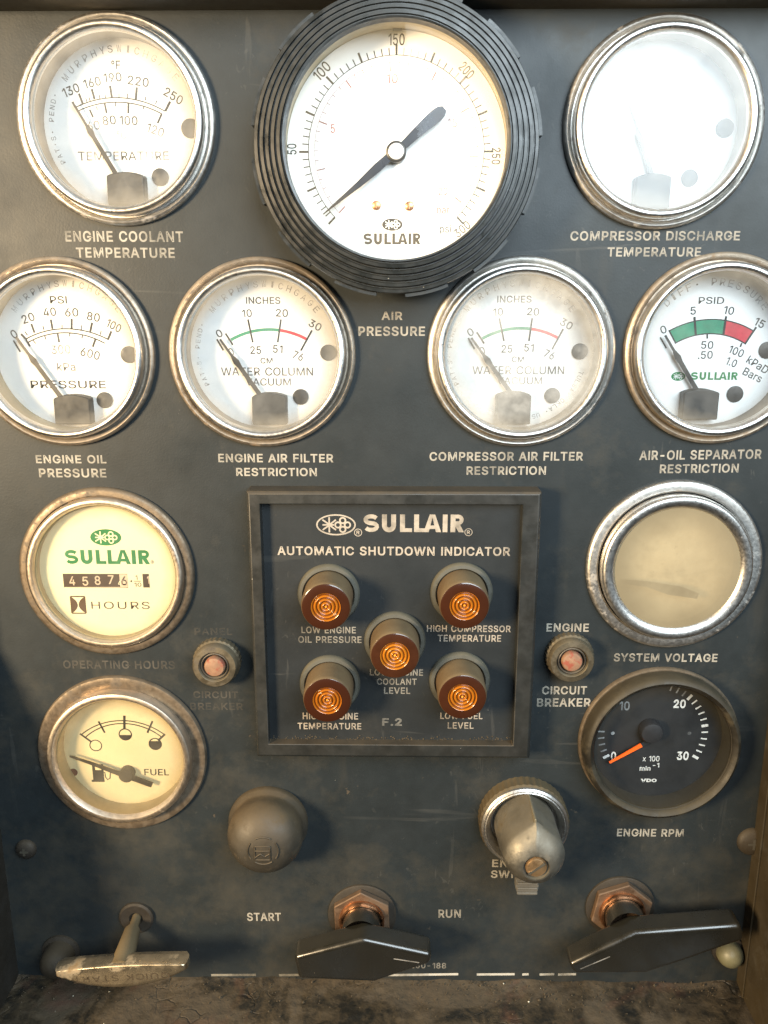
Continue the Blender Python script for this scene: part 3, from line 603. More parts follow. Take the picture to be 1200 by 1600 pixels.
tag(MBw.build('cabinet_lip', M['lip'], None, bevel=.5), 'dark cabinet lip running along the top of the panel', 'cabinet lip', kind='structure')
# ledge with an uneven dirt surface
def ledge():
    bm_v = []; fs = []; nx, nz = 220, 60
    from mathutils import noise as NZ
    for j in range(nz + 1):
        z = -1 + 76 * (j / nz) ** 1.4
        for i in range(nx + 1):
            u = U_L + (U_R - U_L) * i / nx
            k = NZ.fractal(Vector((u * .05, z * .05, 1.3)), .8, 2.0, 6) * .9 + NZ.fractal(Vector((u * .3, z * .3, 4.3)), .8, 2, 4) * .22
            back = max(0, 1 - max(z, 0) / 9) ** 2 * max(0, NZ.noise(Vector((u * .045, 0, 7))) + .35) * 4.2
            bm_v.append((u, V_B + k * .7 + back * .55 - .4, z))
    for j in range(nz):
        for i in range(nx):
            a = j * (nx + 1) + i
            fs.append([a, a + nx + 1, a + nx + 2, a + 1])
    m = MB(); m.add(bm_v, fs)
    o = m.build('ledge', M['ledge'], None, ang=180)
    return tag(o, 'dirt caked ledge along the bottom of the instrument panel', 'ledge', kind='structure')
for o in (C.objects[-1],): pass
lg = ledge()
# the four setting pieces are drawn in panel axes
for o in list(C.objects):
    if o.name.split('.')[0] in ('wall', 'cabinet_lip', 'ledge'): o.rotation_euler = (math.pi / 2, 0, 0)
gm = MB()
for i in range(420):
    u = random.uniform(U_L + 2, U_R - 2); z = abs(random.gauss(0, 10)) + .5
    if z > 50: continue
    r = random.uniform(.15, .5) * (1.8 if random.random() < .06 else 1)
    a = [(random.uniform(.6, 1.2) * r) for _ in range(6)]
    y = V_B + .3 + max(0, 1 - z / 9) ** 2 * .8
    gm.add([(u + a[0], y, z), (u - a[1], y, z), (u, y + a[2], z), (u, y - a[3], z), (u, y, z + a[4]), (u, y, z - a[5])],
           [[0, 2, 4], [2, 1, 4], [1, 3, 4], [3, 0, 4], [2, 0, 5], [1, 2, 5], [3, 1, 5], [0, 3, 5]], 1 if random.random() < .03 else 0)
go = gm.build('grit', [M['grit'], M['grit_light']], None, smooth=False)
go.rotation_euler = (math.pi / 2, 0, 0)
tag(go, 'loose crumbs of dirt scattered on the ledge', 'dirt', kind='stuff')

# ------------------------------------------------------------------ captions printed on a surface
def caption(lines, parent, h, m, origin=(0, 0), z=None, bold=.02, name='caption', rot=0.0):
    """lines: (text, x0, x1, y0, y1) in photo pixels on the plane h mm in front of the panel"""
    mb = MB()
    for (t, x0, x1, y0, y1) in lines:
        cx, cy = (x0 + x1) / 2, (y0 + y1) / 2
        a = P(x0, cy, h); b = P(x1, cy, h); c = P(cx, y0, h); d = P(cx, y1, h); q = P(cx, cy, h)
        mb.text(t, q.x - origin[0], q.y - origin[1], (b - a).length, (c - d).length, z if z is not None else h, 0, rot, bold, 1.06)
    return mb.build(name, m, parent, smooth=False)
L, LW, LF = M['letter'], M['letter_worn'], M['letter_faint']
pz = PZ + .06
for lines, m, r in [
    ([('ENGINE COOLANT', 102, 286, 361, 378), ('TEMPERATURE', 119, 273, 387, 403)], L, -.005),
    ([('COMPRESSOR DISCHARGE', 891, 1156, 361, 376), ('TEMPERATURE', 949, 1095, 386.5, 401)], L, 0),
    ([('AIR', 596, 629, 487, 500), ('PRESSURE', 560, 664, 510, 525)], L, 0),
    ([('ENGINE OIL', 56, 166, 711, 724), ('PRESSURE', 61, 166, 732, 746)], L, 0),
    ([('ENGINE AIR FILTER', 341, 521, 709, 722.5), ('RESTRICTION', 369, 495, 731, 744)], L, 0),
    ([('COMPRESSOR AIR FILTER', 671, 911, 706, 720), ('RESTRICTION', 729, 853, 728.5, 742)], L, .004),
    ([('AIR-OIL SEPARATOR', 999, 1190, 703, 718), ('RESTRICTION', 1031, 1154, 725, 739)], L, .014),
    ([('OPERATING HOURS', 98.7, 273, 1032, 1045)], LF, 0),
    ([('PANEL', 304, 363, 981, 992)], LF, 0),
    ([('CIRCUIT', 302, 372, 1080, 1091), ('BREAKER', 297, 380, 1098, 1109)], LF, 0),
    ([('ENGINE', 854, 920, 974, 987)], L, 0),
    ([('CIRCUIT', 847, 917, 1072, 1085), ('BREAKER', 839, 923, 1091, 1104)], L, .008),
    ([('SYSTEM VOLTAGE', 959, 1121, 1021, 1034)], L, 0),
    ([('ENGINE RPM', 964, 1068, 1295, 1307)], L, 0),
    ([('START', 386, 439, 1426, 1439)], L, .01),
    ([('RUN', 685, 720, 1421, 1434)], L, .01),
    ([('ENGINE', 769, 843, 1343, 1355), ('SWITCH', 767, 842, 1360, 1372)], L, 0),
    ([('250-188', 641, 697, 1504, 1513)], L, 0),
]:
    caption(lines, panel, 0, m, z=pz, rot=r)
for segs, m_ in ((((606, 716), (745, 804), (816, 826), (843, 866), (872, 900)), ink('border line', (.44, .42, .37), .34)), (((330, 400), (436, 476)), ink('border line worn', (.22, .20, .16), .55))):
    mb = MB()
    for x0, x1 in segs: mb.line(P(x0, 1523.5 - (x0 > 700)), P(x1, 1523 - (x0 > 600)), 1.15, pz)
    mb.build('border_line', m_, panel, smooth=False)

# ------------------------------------------------------------------ gauge framework
class Gauge:
    def __init__(s, key, name, label, cat, group, dial_h):
        s.c = G_AT[key]; s.dh = dial_h
        s.root = thing(name, s.c.x, s.c.y, label, cat, group)
        s.pr = MB()
    def l(s, x, y, h=None):
        return P(x, y, s.dh if h is None else h) - s.c
    def sc(s, x, y):
        return scl(x, y, s.dh)
    def t(s, body, cx, cy, wd, ht, rot=0, m=0, bold=.009, space=1.0):
        q = s.l(cx, cy); sx_, sy_ = s.sc(cx, cy)
        r = math.radians(rot)
        kx = math.hypot(math.cos(r) * sx_, math.sin(r) * sy_); ky = math.hypot(math.sin(r) * sx_, math.cos(r) * sy_)
        s.pr.text(body, q.x, q.y, wd * kx, ht * ky, s.dh + .08, m, r, bold, space)
    def tb(s, body, x0, x1, y0, y1, m=0, bold=.009, space=1.0):
        s.t(body, (x0 + x1) / 2, (y0 + y1) / 2, x1 - x0, y1 - y0, 0, m, bold, space)
    def tick(s, a, b, wpx, m=0, dz=.06):
        s.pr.line(s.l(*a), s.l(*b), wpx * s.sc(*a)[0], s.dh + dz, m)
    def arc(s, a, b, c, wpx, m=0, dz=.05):
        A, B, D = s.l(*a), s.l(*b), s.l(*c)
        ce, r = circle3(A, B, D)
        a0 = math.atan2(A.y - ce[1], A.x - ce[0]); a1 = math.atan2(D.y - ce[1], D.x - ce[0])
        wd = wpx * s.sc(*b)[0]
        s.pr.arc(ce, r - wd / 2, r + wd / 2, a0, a1, s.dh + dz, m)
        return ce, r, a0, a1
    def pointer(s, pts, m, dz=2.2, th=.5, name='pointer'):
        """pts: (x, y, width px) along the needle"""
        mb = MB(); h = s.dh + dz
        left = []; right = []
        for i, (x, y, wpx) in enumerate(pts):
            q = s.l(x, y, h)
            a = s.l(*pts[max(i - 1, 0)][:2], h); b = s.l(*pts[min(i + 1, len(pts) - 1)][:2], h)
            d = (b - a).normalized(); n = Vector((-d.y, d.x)) * wpx * s.sc(x, y)[0] / 2
            left.append(q + n); right.append(q - n)
        for i in range(len(pts) - 1):
            mb.prism([tuple(left[i]), tuple(right[i]), tuple(right[i + 1]), tuple(left[i + 1])], h, h + th)
        return mb.build(name, m, s.root, smooth=False)

def rings(g, flange, bezel, case, dial_r, glass_z, glass_r, mats, gm_):
    mb = MB(); mb.lathe(flange); mb.build('clamp_ring', mats[0], g.root)
    mb = MB(); mb.lathe(bezel, 128); mb.build('bezel', mats[1], g.root)
    mb = MB(); mb.lathe(case); mb.build('case', mats[2], g.root)
    mb = MB(); mb.disc((0, 0), dial_r, g.dh, seg=96); g.dial = mb.build('dial', mats[3], g.root)
    mb = MB(); mb.disc((0, 0), glass_r, glass_z, seg=96); g.glass = mb.build('glass', gm_, g.root)

F_M = [(33.7, .1), (33.7, 1.7), (33.3, 2.3), (32.6, 2.6), (31.9, 2.3), (31.4, 1.4), (31.0, .8), (29.4, .8)]
B_M = [(30.5, .7), (30.5, 4.4), (30.2, 5.3), (29.6, 5.9), (28.9, 6.05), (28.2, 5.7), (27.6, 4.9), (27.3, 3.8), (27.2, 2.6)]
GROUP_M = 'small round gauges with silver bezels'
def murphy(key, label, mats, gm_, dial_h=-7):
    g = Gauge(key, 'gauge', label, 'gauge', GROUP_M, dial_h)
    rings(g, F_M, B_M, [(27.5, 4.4), (27.9, 2), (27.9, dial_h - .4), (5, dial_h - .4)], 27.85, 4.0, 27.45, mats, gm_)
    return g
INKS = [M['ink'], M['ink_green'], M['ink_red'], M['ink_logo_green'], M['ink_faint'], M['ink_thin']]
def murphy_end(g, cover, dot, rdot, needle, arcs=()):
    x0, x1, yt = cover
    h = g.dh + 5
    mb = MB(); a = g.l(x0, yt + 6, h); b = g.l(x1, yt + 6, h); t = g.l((x0 + x1) / 2, yt, h)
    ce, r = circle3(a, t, b)
    pts = []
    for i in range(13):
        an = math.atan2(a.y - ce[1], a.x - ce[0]); bn = math.atan2(b.y - ce[1], b.x - ce[0])
        k = an + (bn - an) * i / 12
        pts.append((ce[0] + r * math.cos(k), ce[1] + r * math.sin(k)))
    yb = -math.sqrt(max(1, 27.3 ** 2 - max(a.x ** 2, b.x ** 2)))
    pts += [(b.x, yb), (a.x, yb)]
    mb.prism(pts, g.dh + .05, h); mb.build('pivot_cover', M['cover'], g.root, smooth=False, bevel=.5)
    for (x, y, r_) in (dot, rdot):
        mb = MB(); q = g.l(x, y); rr = r_ * g.sc(x, y)[0]
        mb.lathe([(rr, g.dh + .05), (rr, g.dh + .5), (rr * .75, g.dh + .7), (0.01, g.dh + .75)], 32, (q.x, q.y))
        mb.build('dial_stop', M['spot'], g.root)
    g.pointer(needle, M['pointer'], 2.0)
    for (txt, r_, am, ht, st) in arcs:
        g.pr.arctext(txt, (0, 0), r_, math.radians(am), ht, math.radians(st), g.dh + .08, 4)
    if g.pr.f: g.pr.build('dial_print', INKS, g.dial, smooth=False)
def needle(tip, flag, base):
    t, f, b = Vector(tip), Vector(flag), Vector(base)
    d = (b - t).normalized()
    f = t + d * (f - t).dot(d)
    def q(v, w_): return (v.x, v.y, w_)
    return [q(t, 3.2), q(f - d * 12, 4.0), q(f - d * 8, 6), q(f, 9.5), q(f + d * 9, 6.5), q(b - d * 20, 6.5), q(b + d * 6, 7)]
ARCS = [('MURPHY', 24.6, 122, 2.3, 7.5), ('SWICHGAGE', 24.6, 68, 2.3, 7.2), ("PAT'S. PEND.", 25.2, 182, 1.7, 4.6)]

gl = {}
for k, hz, ed, bl in (('coolant', .05, .5, .10), ('discharge', .05, .25, .10), ('oil', .02, .40, .06), ('filter', .03, .5, .08), ('cfilter', .10, .5, .26), ('sep', .02, .4, .06)):
    gl[k] = glass('gauge glass ' + k, 27.4, hz, ed, ior=1.62 if k == 'discharge' else 1.42, blotch=bl, hazecol=(.85, .84, .80))

# engine coolant temperature
g = murphy('coolant', 'silver rimmed temperature gauge reading Fahrenheit and Celsius, above the engine coolant caption', [M['ring_clean'], M['chrome'], M['case'], M['dial']], gl['coolant'])
g.t('°F', 181, 101.5, 14, 14)
for s_, x, y, wd, rt in (('130', 111, 141, 27, 20), ('160', 144, 129, 27, 12), ('190', 176, 121, 28, 4), ('220', 216, 127, 33, -8), ('250', 271, 150, 31, -30)):
    g.t(s_, x, y, wd, 14.5, rt)
for s_, x, y, wd, rt in (('60', 146, 196.5, 20, 10), ('80', 170.5, 188, 21, 5), ('100', 201, 188.3, 28, -2), ('120', 243, 203.4, 27, -20)):
    g.t(s_, x, y, wd, 14.5, rt, 5)
g.t('°C', 190, 211, 15, 13, 0, 4)
g.tb('TEMPERATURE', 122, 264, 236.6, 251, 5)
g.arc((120, 167), (186, 152.7), (258, 174), 1.8); g.arc((123, 173), (184, 159.7), (253, 178), 1.8)
for a, b in (((129.3, 161.8), (123.3, 146.2)), ((147.8, 155), (143.4, 139)), ((174.8, 152), (172, 133.7)), ((212.3, 155), (213.8, 136.3)), ((258.3, 173.8), (265.9, 158.6))):
    g.tick(a, b, 3.6)
for a, b in (((140, 171), (145.6, 183.5)), ((163.6, 162), (166.6, 177)), ((200.8, 160), (200.4, 177)), ((252.8, 178), (246.3, 192.6))):
    g.tick(a, b, 3.0)
for x, y, dx, dy in ((136, 160, -2, -7), (141, 158, -2, -6), (156, 154, -1, -6), (165, 153, -1, -6), (186, 152.5, 0, -6), (199, 153, 0, -7), (227, 157, 1, -6), (243, 163, 2, -6), (151, 166, 1, 6), (180.5, 160.5, 0, 6), (225, 165, -1, 6)):
    g.tick((x, y), (x + dx, y + dy), 1.6)
murphy_end(g, (165.5, 224, 268), (250.7, 277, 13), (298, 201, 14.5), needle((113.7, 159.7), (143, 205), (179, 268)), ARCS)

# compressor discharge temperature: dial print left out where glare hides it
g = murphy('discharge', 'silver rimmed gauge with a dial left blank for glare, above the compressor discharge caption', [M['ring_clean'], M['chrome'], M['case'], M['dial']], gl['discharge'])
murphy_end(g, (995, 1050, 270), (1077, 278.5, 13), (1132, 200.6, 14), needle((982.7, 163), (1000, 215), (1017.7, 271)))

# engine oil pressure
g = murphy('oil', 'silver rimmed pressure gauge marked in PSI and kPa, above the engine oil pressure caption', [M['ring_tan'], M['chrome'], M['case_tan'], M['dial']], gl['oil'])
g.tb('PSI', 78, 104.5, 462.5, 474.5, 0, .01)
for s_, x, y, wd, rt in (('0', 22, 522, 9, 30), ('20', 44, 497, 20, 18), ('40', 77.5, 487.5, 20, 5), ('60', 112, 488, 21, 0), ('80', 146, 495, 20, -10), ('100', 178, 509, 23, -28)):
    g.t(s_, x, y, wd, 13.5, rt)
g.t('300', 95, 546, 30, 14, 2, 5); g.t('600', 141, 552.5, 30, 14, -15, 5)
g.tb('kPa', 89, 118, 567, 579.5, 5); g.tb('PRESSURE', 48, 165.5, 594.5, 607)
g.arc((40, 530), (100, 513.7), (170, 531), 2.0); g.arc((44, 535), (105, 520), (164, 536.5), 2.0)
for a, b in (((42, 531), (33, 522)), ((54, 520), (49, 506)), ((82, 514), (79.5, 499)), ((112, 514), (112, 498)), ((141, 518), (144, 504)), ((169, 530), (174, 517.5))): g.tick(a, b, 3.4)
for a, b in (((90, 521), (92.5, 535)), ((149.5, 529), (145, 542)), ((41, 531), (47, 541))): g.tick(a, b, 3.2)
for a, b in (((43, 524), (39, 518)), ((69, 516), (67, 509)), ((97, 513), (97, 507)), ((127, 515), (127, 508)), ((157, 523), (158, 517)), ((52, 532), (56, 537)), ((70, 525), (72, 531)), ((109, 520), (109, 526)), ((129, 523), (128, 529))): g.tick(a, b, 1.8)
g.tick((21, 532), (32, 550), 2.6)
murphy_end(g, (82.5, 139, 617), (164, 625, 12.5), (202, 554, 13), needle((26, 527.5), (54, 562.5), (96, 621)), ARCS[:2])

# the two vacuum gauges
def vacuum(key, label, mats, dx, dy, extra):
    g = murphy(key, label, mats, gl[key])
    def o(x, y): return (x + dx, y + dy)
    g.tb('INCHES', 384.5 + dx, 438 + dx, 464 + dy, 475 + dy, 0, .01)
    for s_, x, y, wd, rt, m in (('0', 342.5, 521, 9, 30, 0), ('10', 386, 489.5, 15, 5, 0), ('20', 440.5, 489, 19, -3, 0), ('30', 492.5, 508, 20, -28, 5),
                             ('0', 361, 550, 8, 20, 5), ('25', 399.5, 547, 17, 0, 5), ('51', 434, 545.5, 15, -4, 5), ('76', 466, 556, 16, -22, 5)):
        g.t(s_, x + dx, y + dy, wd, 12.3, rt, m)
    g.tb('CM', 407 + dx, 426 + dx, 559 + dy, 568 + dy, 5)
    g.tb('WATER COLUMN', 345.5 + dx, 489 + dx, 574 + dy, 587 + dy, 5, .005)
    g.tb('VACUUM', 384 + dx, 454.5 + dx, 591 + dy, 602.5 + dy, 5, .005)
    A, B, D = o(361, 531), o(415, 515), o(479, 530)
    ce, r = circle3(g.l(*A), g.l(*B), g.l(*D))
    def ang(p): q = g.l(*p); return math.atan2(q.y - ce[1], q.x - ce[0])
    mid = ang(o(436, 516)); s_ = g.sc(*A)[0]
    g.pr.arc(ce, r - 2.3 * s_, r + 2.3 * s_, ang(A), mid, g.dh + .05, 1)
    g.pr.arc(ce, r - 2.3 * s_, r + 2.3 * s_, mid, ang(D), g.dh + .05, 2)
    for a, b in (((352.5, 521), (364, 539)), ((387.5, 499), (395, 535)), ((439, 499), (434, 535)), ((487.5, 516), (470, 548))): g.tick(o(*a), o(*b), 2.8, 0, .09)
    g.tick(o(339, 530), o(349, 547.5), 2.6)
    murphy_end(g, (393 + dx + extra, 447 + dx + extra, 614 + dy), (470 + dx, 620 + dy, 12.2), (513 + dx, 551 + dy, 12.5),
               needle(o(344, 530), o(370, 565), o(405, 615)), ARCS + [('TULSA, OKLA. USA', 24.8, 312, 1.7, 4.0)][:1 if key == 'cfilter' else 0])
vacuum('filter', 'vacuum gauge in inches with coppery tarnished rim, above the engine air filter caption', [M['ring_tan'], M['chrome'], M['case'], M['dial']], 0, 0, 0)
vacuum('cfilter', 'vacuum gauge in inches with clouded glass, above the compressor air filter caption', [M['ring_clean'], M['chrome'], M['case'], M['dial']], 392.5, -2, -9)

# emblem: an oval with a star of strokes and four small circles
def emblem(mb, cx, cy, w_, h_, z, m_fill, m_line, filled=True):
    a, b = w_ / 2, h_ / 2
    if filled: mb.disc((cx, cy), a, z, m_fill, 48, b)
    else:
        n = 64
        for k in range(n):
            t0, t1 = 2 * math.pi * k / n, 2 * math.pi * (k + 1) / n
            def e(t, q): return (cx + (a - q) * math.cos(t), cy + (b - q) * math.sin(t), z)
            q = h_ * .07
            mb.add([e(t0, 0), e(t1, 0), e(t1, q), e(t0, q)], [[0, 1, 2, 3]], m_line)
    zz = z + .05; lw = h_ * .075
    sx_ = cx - .17 * w_
    mb.line((sx_, cy - .36 * h_), (sx_, cy + .36 * h_), lw, zz, m_line)
    mb.line((sx_ - .17 * w_, cy + .24 * h_), (sx_ + .02 * w_, cy), lw, zz + .01, m_line)
    mb.line((sx_ - .17 * w_, cy - .24 * h_), (sx_ + .02 * w_, cy), lw, zz + .02, m_line)
    mb.line((sx_ - .17 * w_, cy), (sx_ + .12 * w_, cy), lw, zz + .03, m_line)
    mb.line((sx_, cy), (sx_ + .17 * w_, cy + .24 * h_), lw, zz + .04, m_line)
    mb.line((sx_, cy), (sx_ + .17 * w_, cy - .24 * h_), lw, zz + .05, m_line)
    r = .145 * h_
    for i, (dx, dy) in enumerate(((.05, 0), (.17, .21), (.17, -.21), (.29, 0))):
        mb.arc((cx + dx * w_, cy + dy * h_), r * .62, r * 1.15, 0, 2 * math.pi, zz + .06 + i * .005, m_line, 24)

# heavy block word mark drawn as strokes
def wordmark(mb, x0, x1, y0, y1, z, m):
    W = x1 - x0; H = y1 - y0
    # letter boxes as fractions of the width
    bx = {'S': (0, .155), 'U': (.185, .325), 'L1': (.365, .485), 'L2': (.505, .64), 'A': (.60, .775), 'I': (.79, .838), 'R': (.868, 1.0)}
    t = .27 * H
    def X(f): return x0 + f * W
    def rect(a, b, c, d, k=0): mb.add([(a, c, z + k), (b, c, z + k), (b, d, z + k), (a, d, z + k)], [[0, 1, 2, 3]], m)
    # S: stroke along a polyline with round bends
    l, r = X(bx['S'][0]), X(bx['S'][1]); cx = (l + r) / 2
    rx_, ry = (r - l) / 2 - t * .42, (H / 2 - t * .84 / 2) / 2
    pts = []
    for k in range(11):
        a = math.radians(25 + k * (245) / 10); pts.append((cx + rx_ * math.cos(a), y0 + H - t * .42 - ry + ry * math.sin(a)))
    for k in range(11):
        a = math.radians(90 - k * 245 / 10); pts.append((cx + rx_ * math.cos(a), y0 + t * .42 + ry + ry * math.sin(a)))
    ribbon(mb, pts, t * .86, z, m)
    l, r = X(bx['U'][0]), X(bx['U'][1]); cx = (l + r) / 2; rr = (r - l) / 2 - t * .5
    pts = [(l + t * .5, y1)] + [(cx - rr * math.cos(math.radians(a)), y0 + t * .45 + rr - rr * math.sin(math.radians(a))) for a in range(0, 181, 15)] + [(r - t * .5, y1)]
    ribbon(mb, pts, t, z, m)
    for q in ('L1', 'L2'):
        l, r = X(bx[q][0]), X(bx[q][1]); rect(l, l + t, y0 + t * .8, y1); rect(l, r, y0, y0 + t * .8)
    l, r = X(bx['A'][0]), X(bx['A'][1]); cx = (l + r) / 2
    mb.poly([(l, y0), (l + t * 1.05, y0), (cx + t * .15, y1), (cx - t * .55, y1)], z + .005, m)
    mb.poly([(r - t * 1.05, y0), (r, y0), (cx + t * .55, y1), (cx - t * .15, y1)], z + .01, m)
    rect(l + t * .7, r - t * .7, y0 + H * .18, y0 + H * .38, .015)
    l, r = X(bx['I'][0]), X(bx['I'][1]); rect(l, max(r, l + t * .95), y0, y1)
    l, r = X(bx['R'][0]), X(bx['R'][1]); rect(l, l + t, y0, y1)
    rr = H * .19
    pts = [(l + t * .5, y1 - t * .4), (r - t * .45 - rr, y1 - t * .4)] + [(r - t * .45 - rr + rr * math.sin(math.radians(a)), y1 - t * .4 - rr + rr * math.cos(math.radians(a))) for a in range(15, 181, 15)] + [(l + t * .5, y1 - t * .4 - 2 * rr)]
    ribbon(mb, pts, t * .8, z + .005, m)
    mb.poly([(r - t * 1.9, y0 + H * .42), (r - t * .75, y0 + H * .42), (r + t * .05, y0), (r - t * 1.0, y0)], z + .01, m)
def ribbon(mb, pts, wd, z, m):
    vs_ = []; n = len(pts)
    for i in range(n):
        a = Vector(pts[max(i - 1, 0)]); b = Vector(pts[min(i + 1, n - 1)]); d = (b - a).normalized()
        nn = Vector((-d.y, d.x)) * wd / 2; p = Vector(pts[i])
        vs_ += [(*(p + nn), z), (*(p - nn), z)]
    mb.add(vs_, [[2 * i, 2 * i + 1, 2 * i + 3, 2 * i + 2] for i in range(n - 1)], m)

# air-oil separator restriction
g = murphy('sep', 'differential pressure gauge with wide green and red band, at the right edge above air-oil separator', [M['ring_tan'], M['chrome'], M['case'], M['dial']], gl['sep'])
g.tb('PSID', 1091.6, 1131.5, 464, 475, 0)
for s_, x, y, wd, rt in (('0', 1036.5, 515, 9, 25), ('5', 1083, 485.5, 8.5, 5), ('10', 1139, 485, 16, -8), ('15', 1187, 504.6, 16, -25)): g.t(s_, x, y, wd, 12.5, rt)
for s_, x, y, wd, rt in (('50', 1105, 539, 19, 0), ('.50', 1102, 554.6, 23, 2), ('100', 1150.6, 549, 24, -20), ('1.0', 1143, 566, 17, -20), ('kPaD', 1184, 570, 38, -30), ('Bars', 1176, 586, 32, -25)): g.t(s_, x, y, wd, 12.3, rt)
co, ro = circle3(g.l(1045.5, 517), g.l(1108.5, 499), g.l(1177, 517)); ci, ri = circle3(g.l(1055.6, 536), g.l(1106, 521.5), g.l(1165, 537.7))
def pt(c, r, q): v = g.l(*q); a = math.atan2(v.y - c[1], v.x - c[0]); return a
def band(q0, q1, p0, p1, m):
    vs_ = []; n = 24
    a0, a1, b0, b1 = pt(co, ro, q0), pt(co, ro, q1), pt(ci, ri, p0), pt(ci, ri, p1)
    for k in range(n + 1):
        a = a0 + (a1 - a0) * k / n; b = b0 + (b1 - b0) * k / n
        vs_ += [(co[0] + ro * math.cos(a), co[1] + ro * math.sin(a), g.dh + .05), (ci[0] + ri * math.cos(b), ci[1] + ri * math.sin(b), g.dh + .05)]
    g.pr.add(vs_, [[2 * k, 2 * k + 1, 2 * k + 3, 2 * k + 2] for k in range(n)], m)
band((1045.5, 517), (1134, 500), (1055.6, 536), (1130, 523), 1); band((1134, 500), (1177, 517), (1130, 523), (1165, 537.7), 2)
g.arc((1045.5, 517), (1108.5, 499), (1177, 517), 1.8, 0, .08); g.arc((1055.6, 536), (1106, 521.5), (1165, 537.7), 1.8, 0, .08)
for a, b, wd in (((1045, 516), (1056, 537), 2.2), ((1085, 495), (1087, 523), 3.4), ((1134.5, 494), (1130, 524), 3.4), ((1181.6, 511), (1163.6, 538), 3), ((1105, 522), (1105, 529), 2.6), ((1159, 536), (1156.5, 542), 2.6)): g.tick(a, b, wd, 0, .1)
g.tick((1031.5, 527), (1041, 544), 2.4)
a = g.l(1059.7, 588); s_ = g.sc(1059, 588); emblem(g.pr, a.x, a.y, 22 * s_[0], 14 * s_[1], g.dh + .06, 3, 6)
a = g.l(1079, 593.5); b = g.l(1153, 581.5); wordmark(g.pr, a.x, b.x, a.y, b.y, g.dh + .06, 3)
INKS.append(M['ink_white'])
g.pr.arctext('DIFF. PRESSURE', (0, 0), 23.8, math.radians(88), 2.6, math.radians(7.4), g.dh + .08, 4)
murphy_end(g, (1069, 1125, 608), (1148, 615.6, 12.8), (1198, 547, 13), needle((1039, 524), (1060, 557.5), (1088, 609)))

# hour meter
g = Gauge('hours', 'hour_meter', 'cream faced hour meter with green lettering and a five digit counter', 'hour meter', None, -1.2)
rings(g, [(33.8, .1), (33.8, 1.0), (33.3, 1.8), (32.4, 2.2), (30.8, 2.2), (30.4, 1.2), (28.9, 1.0)],
      [(30.2, .9), (30.2, 3.0), (29.7, 4.0), (28.9, 4.4), (28.0, 4.2), (27.4, 3.4), (27.0, 2.2), (26.9, 1.6)],
      [(27.0, 2.6), (26.9, 1.0), (26.9, -1.6), (4, -1.6)], 26.85, 2.2, 27.1, [M['ring_dark'], M['chrome_warm'], M['case_tan'], M['dial_cream']],
      glass('hour glass', 27, .02, .35, edgecol=(.25, .18, .10), blotch=.04))
a = g.l(165.3, 839.6); s_ = g.sc(165, 840); emblem(g.pr, a.x, a.y, 48.5 * s_[0], 25.6 * s_[1], g.dh + .06, 0, 1)
a = g.l(102.7, 881); b = g.l(232.8, 859.5); wordmark(g.pr, a.x, b.x, a.y, b.y, g.dh + .06, 0)
for x0, x1 in ((100, 198.7), (224, 232.8)):
    a = g.l(x0, 918); b = g.l(x1, 896.7); g.pr.poly([(a.x, a.y), (b.x, a.y), (b.x, b.y), (a.x, b.y)], g.dh + .06, 2)
a = g.l(188, 917.5); b = g.l(198.5, 897.2); g.pr.poly([(a.x, a.y), (b.x, a.y), (b.x, b.y), (a.x, b.y)], g.dh + .08, 3)
for s2, x, y, m in (('4', 112.8, 907.4, 3), ('5', 133.3, 908, 3), ('8', 152.5, 906.8, 3), ('7', 173.3, 905.5, 3), ('6', 194, 907.5, 2)): g.t(s2, x, y, 9, 14, 0, m, .01)
g.t('4', 187, 911, 5, 7, 0, 1); g.t('1', 231.6, 906, 3, 12, 0, 3, .02)
a = g.l(101, 917.4); b = g.l(198, 917.4); g.pr.line(a, b, .22, g.dh + .1, 3)
q = g.l(203, 908); g.pr.poly([(q.x - .2, q.y), (q.x + .9, q.y + .5), (q.x + .9, q.y - .5)], g.dh + .07, 2)
g.t('1', 213.3, 902.5, 3, 7, 0, 2); g.t('10', 215.5, 913.4, 11, 6.5, 0, 2); g.tick((209, 908), (220, 908), 1.2, 2)
a = g.l(112.5, 958); b = g.l(132.3, 932)
w2 = .5; X0, X1, Y0, Y1 = a.x, b.x, a.y, b.y; xm, ym = (X0 + X1) / 2, (Y0 + Y1) / 2; z = g.dh + .07
g.pr.line((X0, Y0), (X0, Y1), w2, z, 4); g.pr.line((X1, Y0), (X1, Y1), w2, z, 4); g.pr.line((X0, Y0), (X1, Y0), w2, z + .01, 4); g.pr.line((X0, Y1), (X1, Y1), w2, z + .01, 4)
for sg in (-1, 1):
    xs = xm + sg * (X1 - X0) / 2
    pts = [(xs, Y0)] + [(xs - sg * (X1 - X0) * .47 * math.sin(math.pi * k / 10) ** .8, Y0 + (Y1 - Y0) * k / 10) for k in range(1, 10)] + [(xs, Y1)]
    g.pr.poly(pts, z + .015, 4)
g.tb('HOURS', 142.7, 233.9, 940, 951.5, 2, 0, 1.15)
g.t('®', 238, 878, 5, 6, 0, 5)
g.pr.build('dial_print', [M['ink_logo_green'], M['dial_cream'], mat('counter wheel', (.055, .03, .015), .5, bump=0), mat('counter digit', (.62, .48, .33), .5, bump=0), mat('icon brown', (.09, .045, .015), .5, bump=0), M['ink_faint']], g.dial, smooth=False)

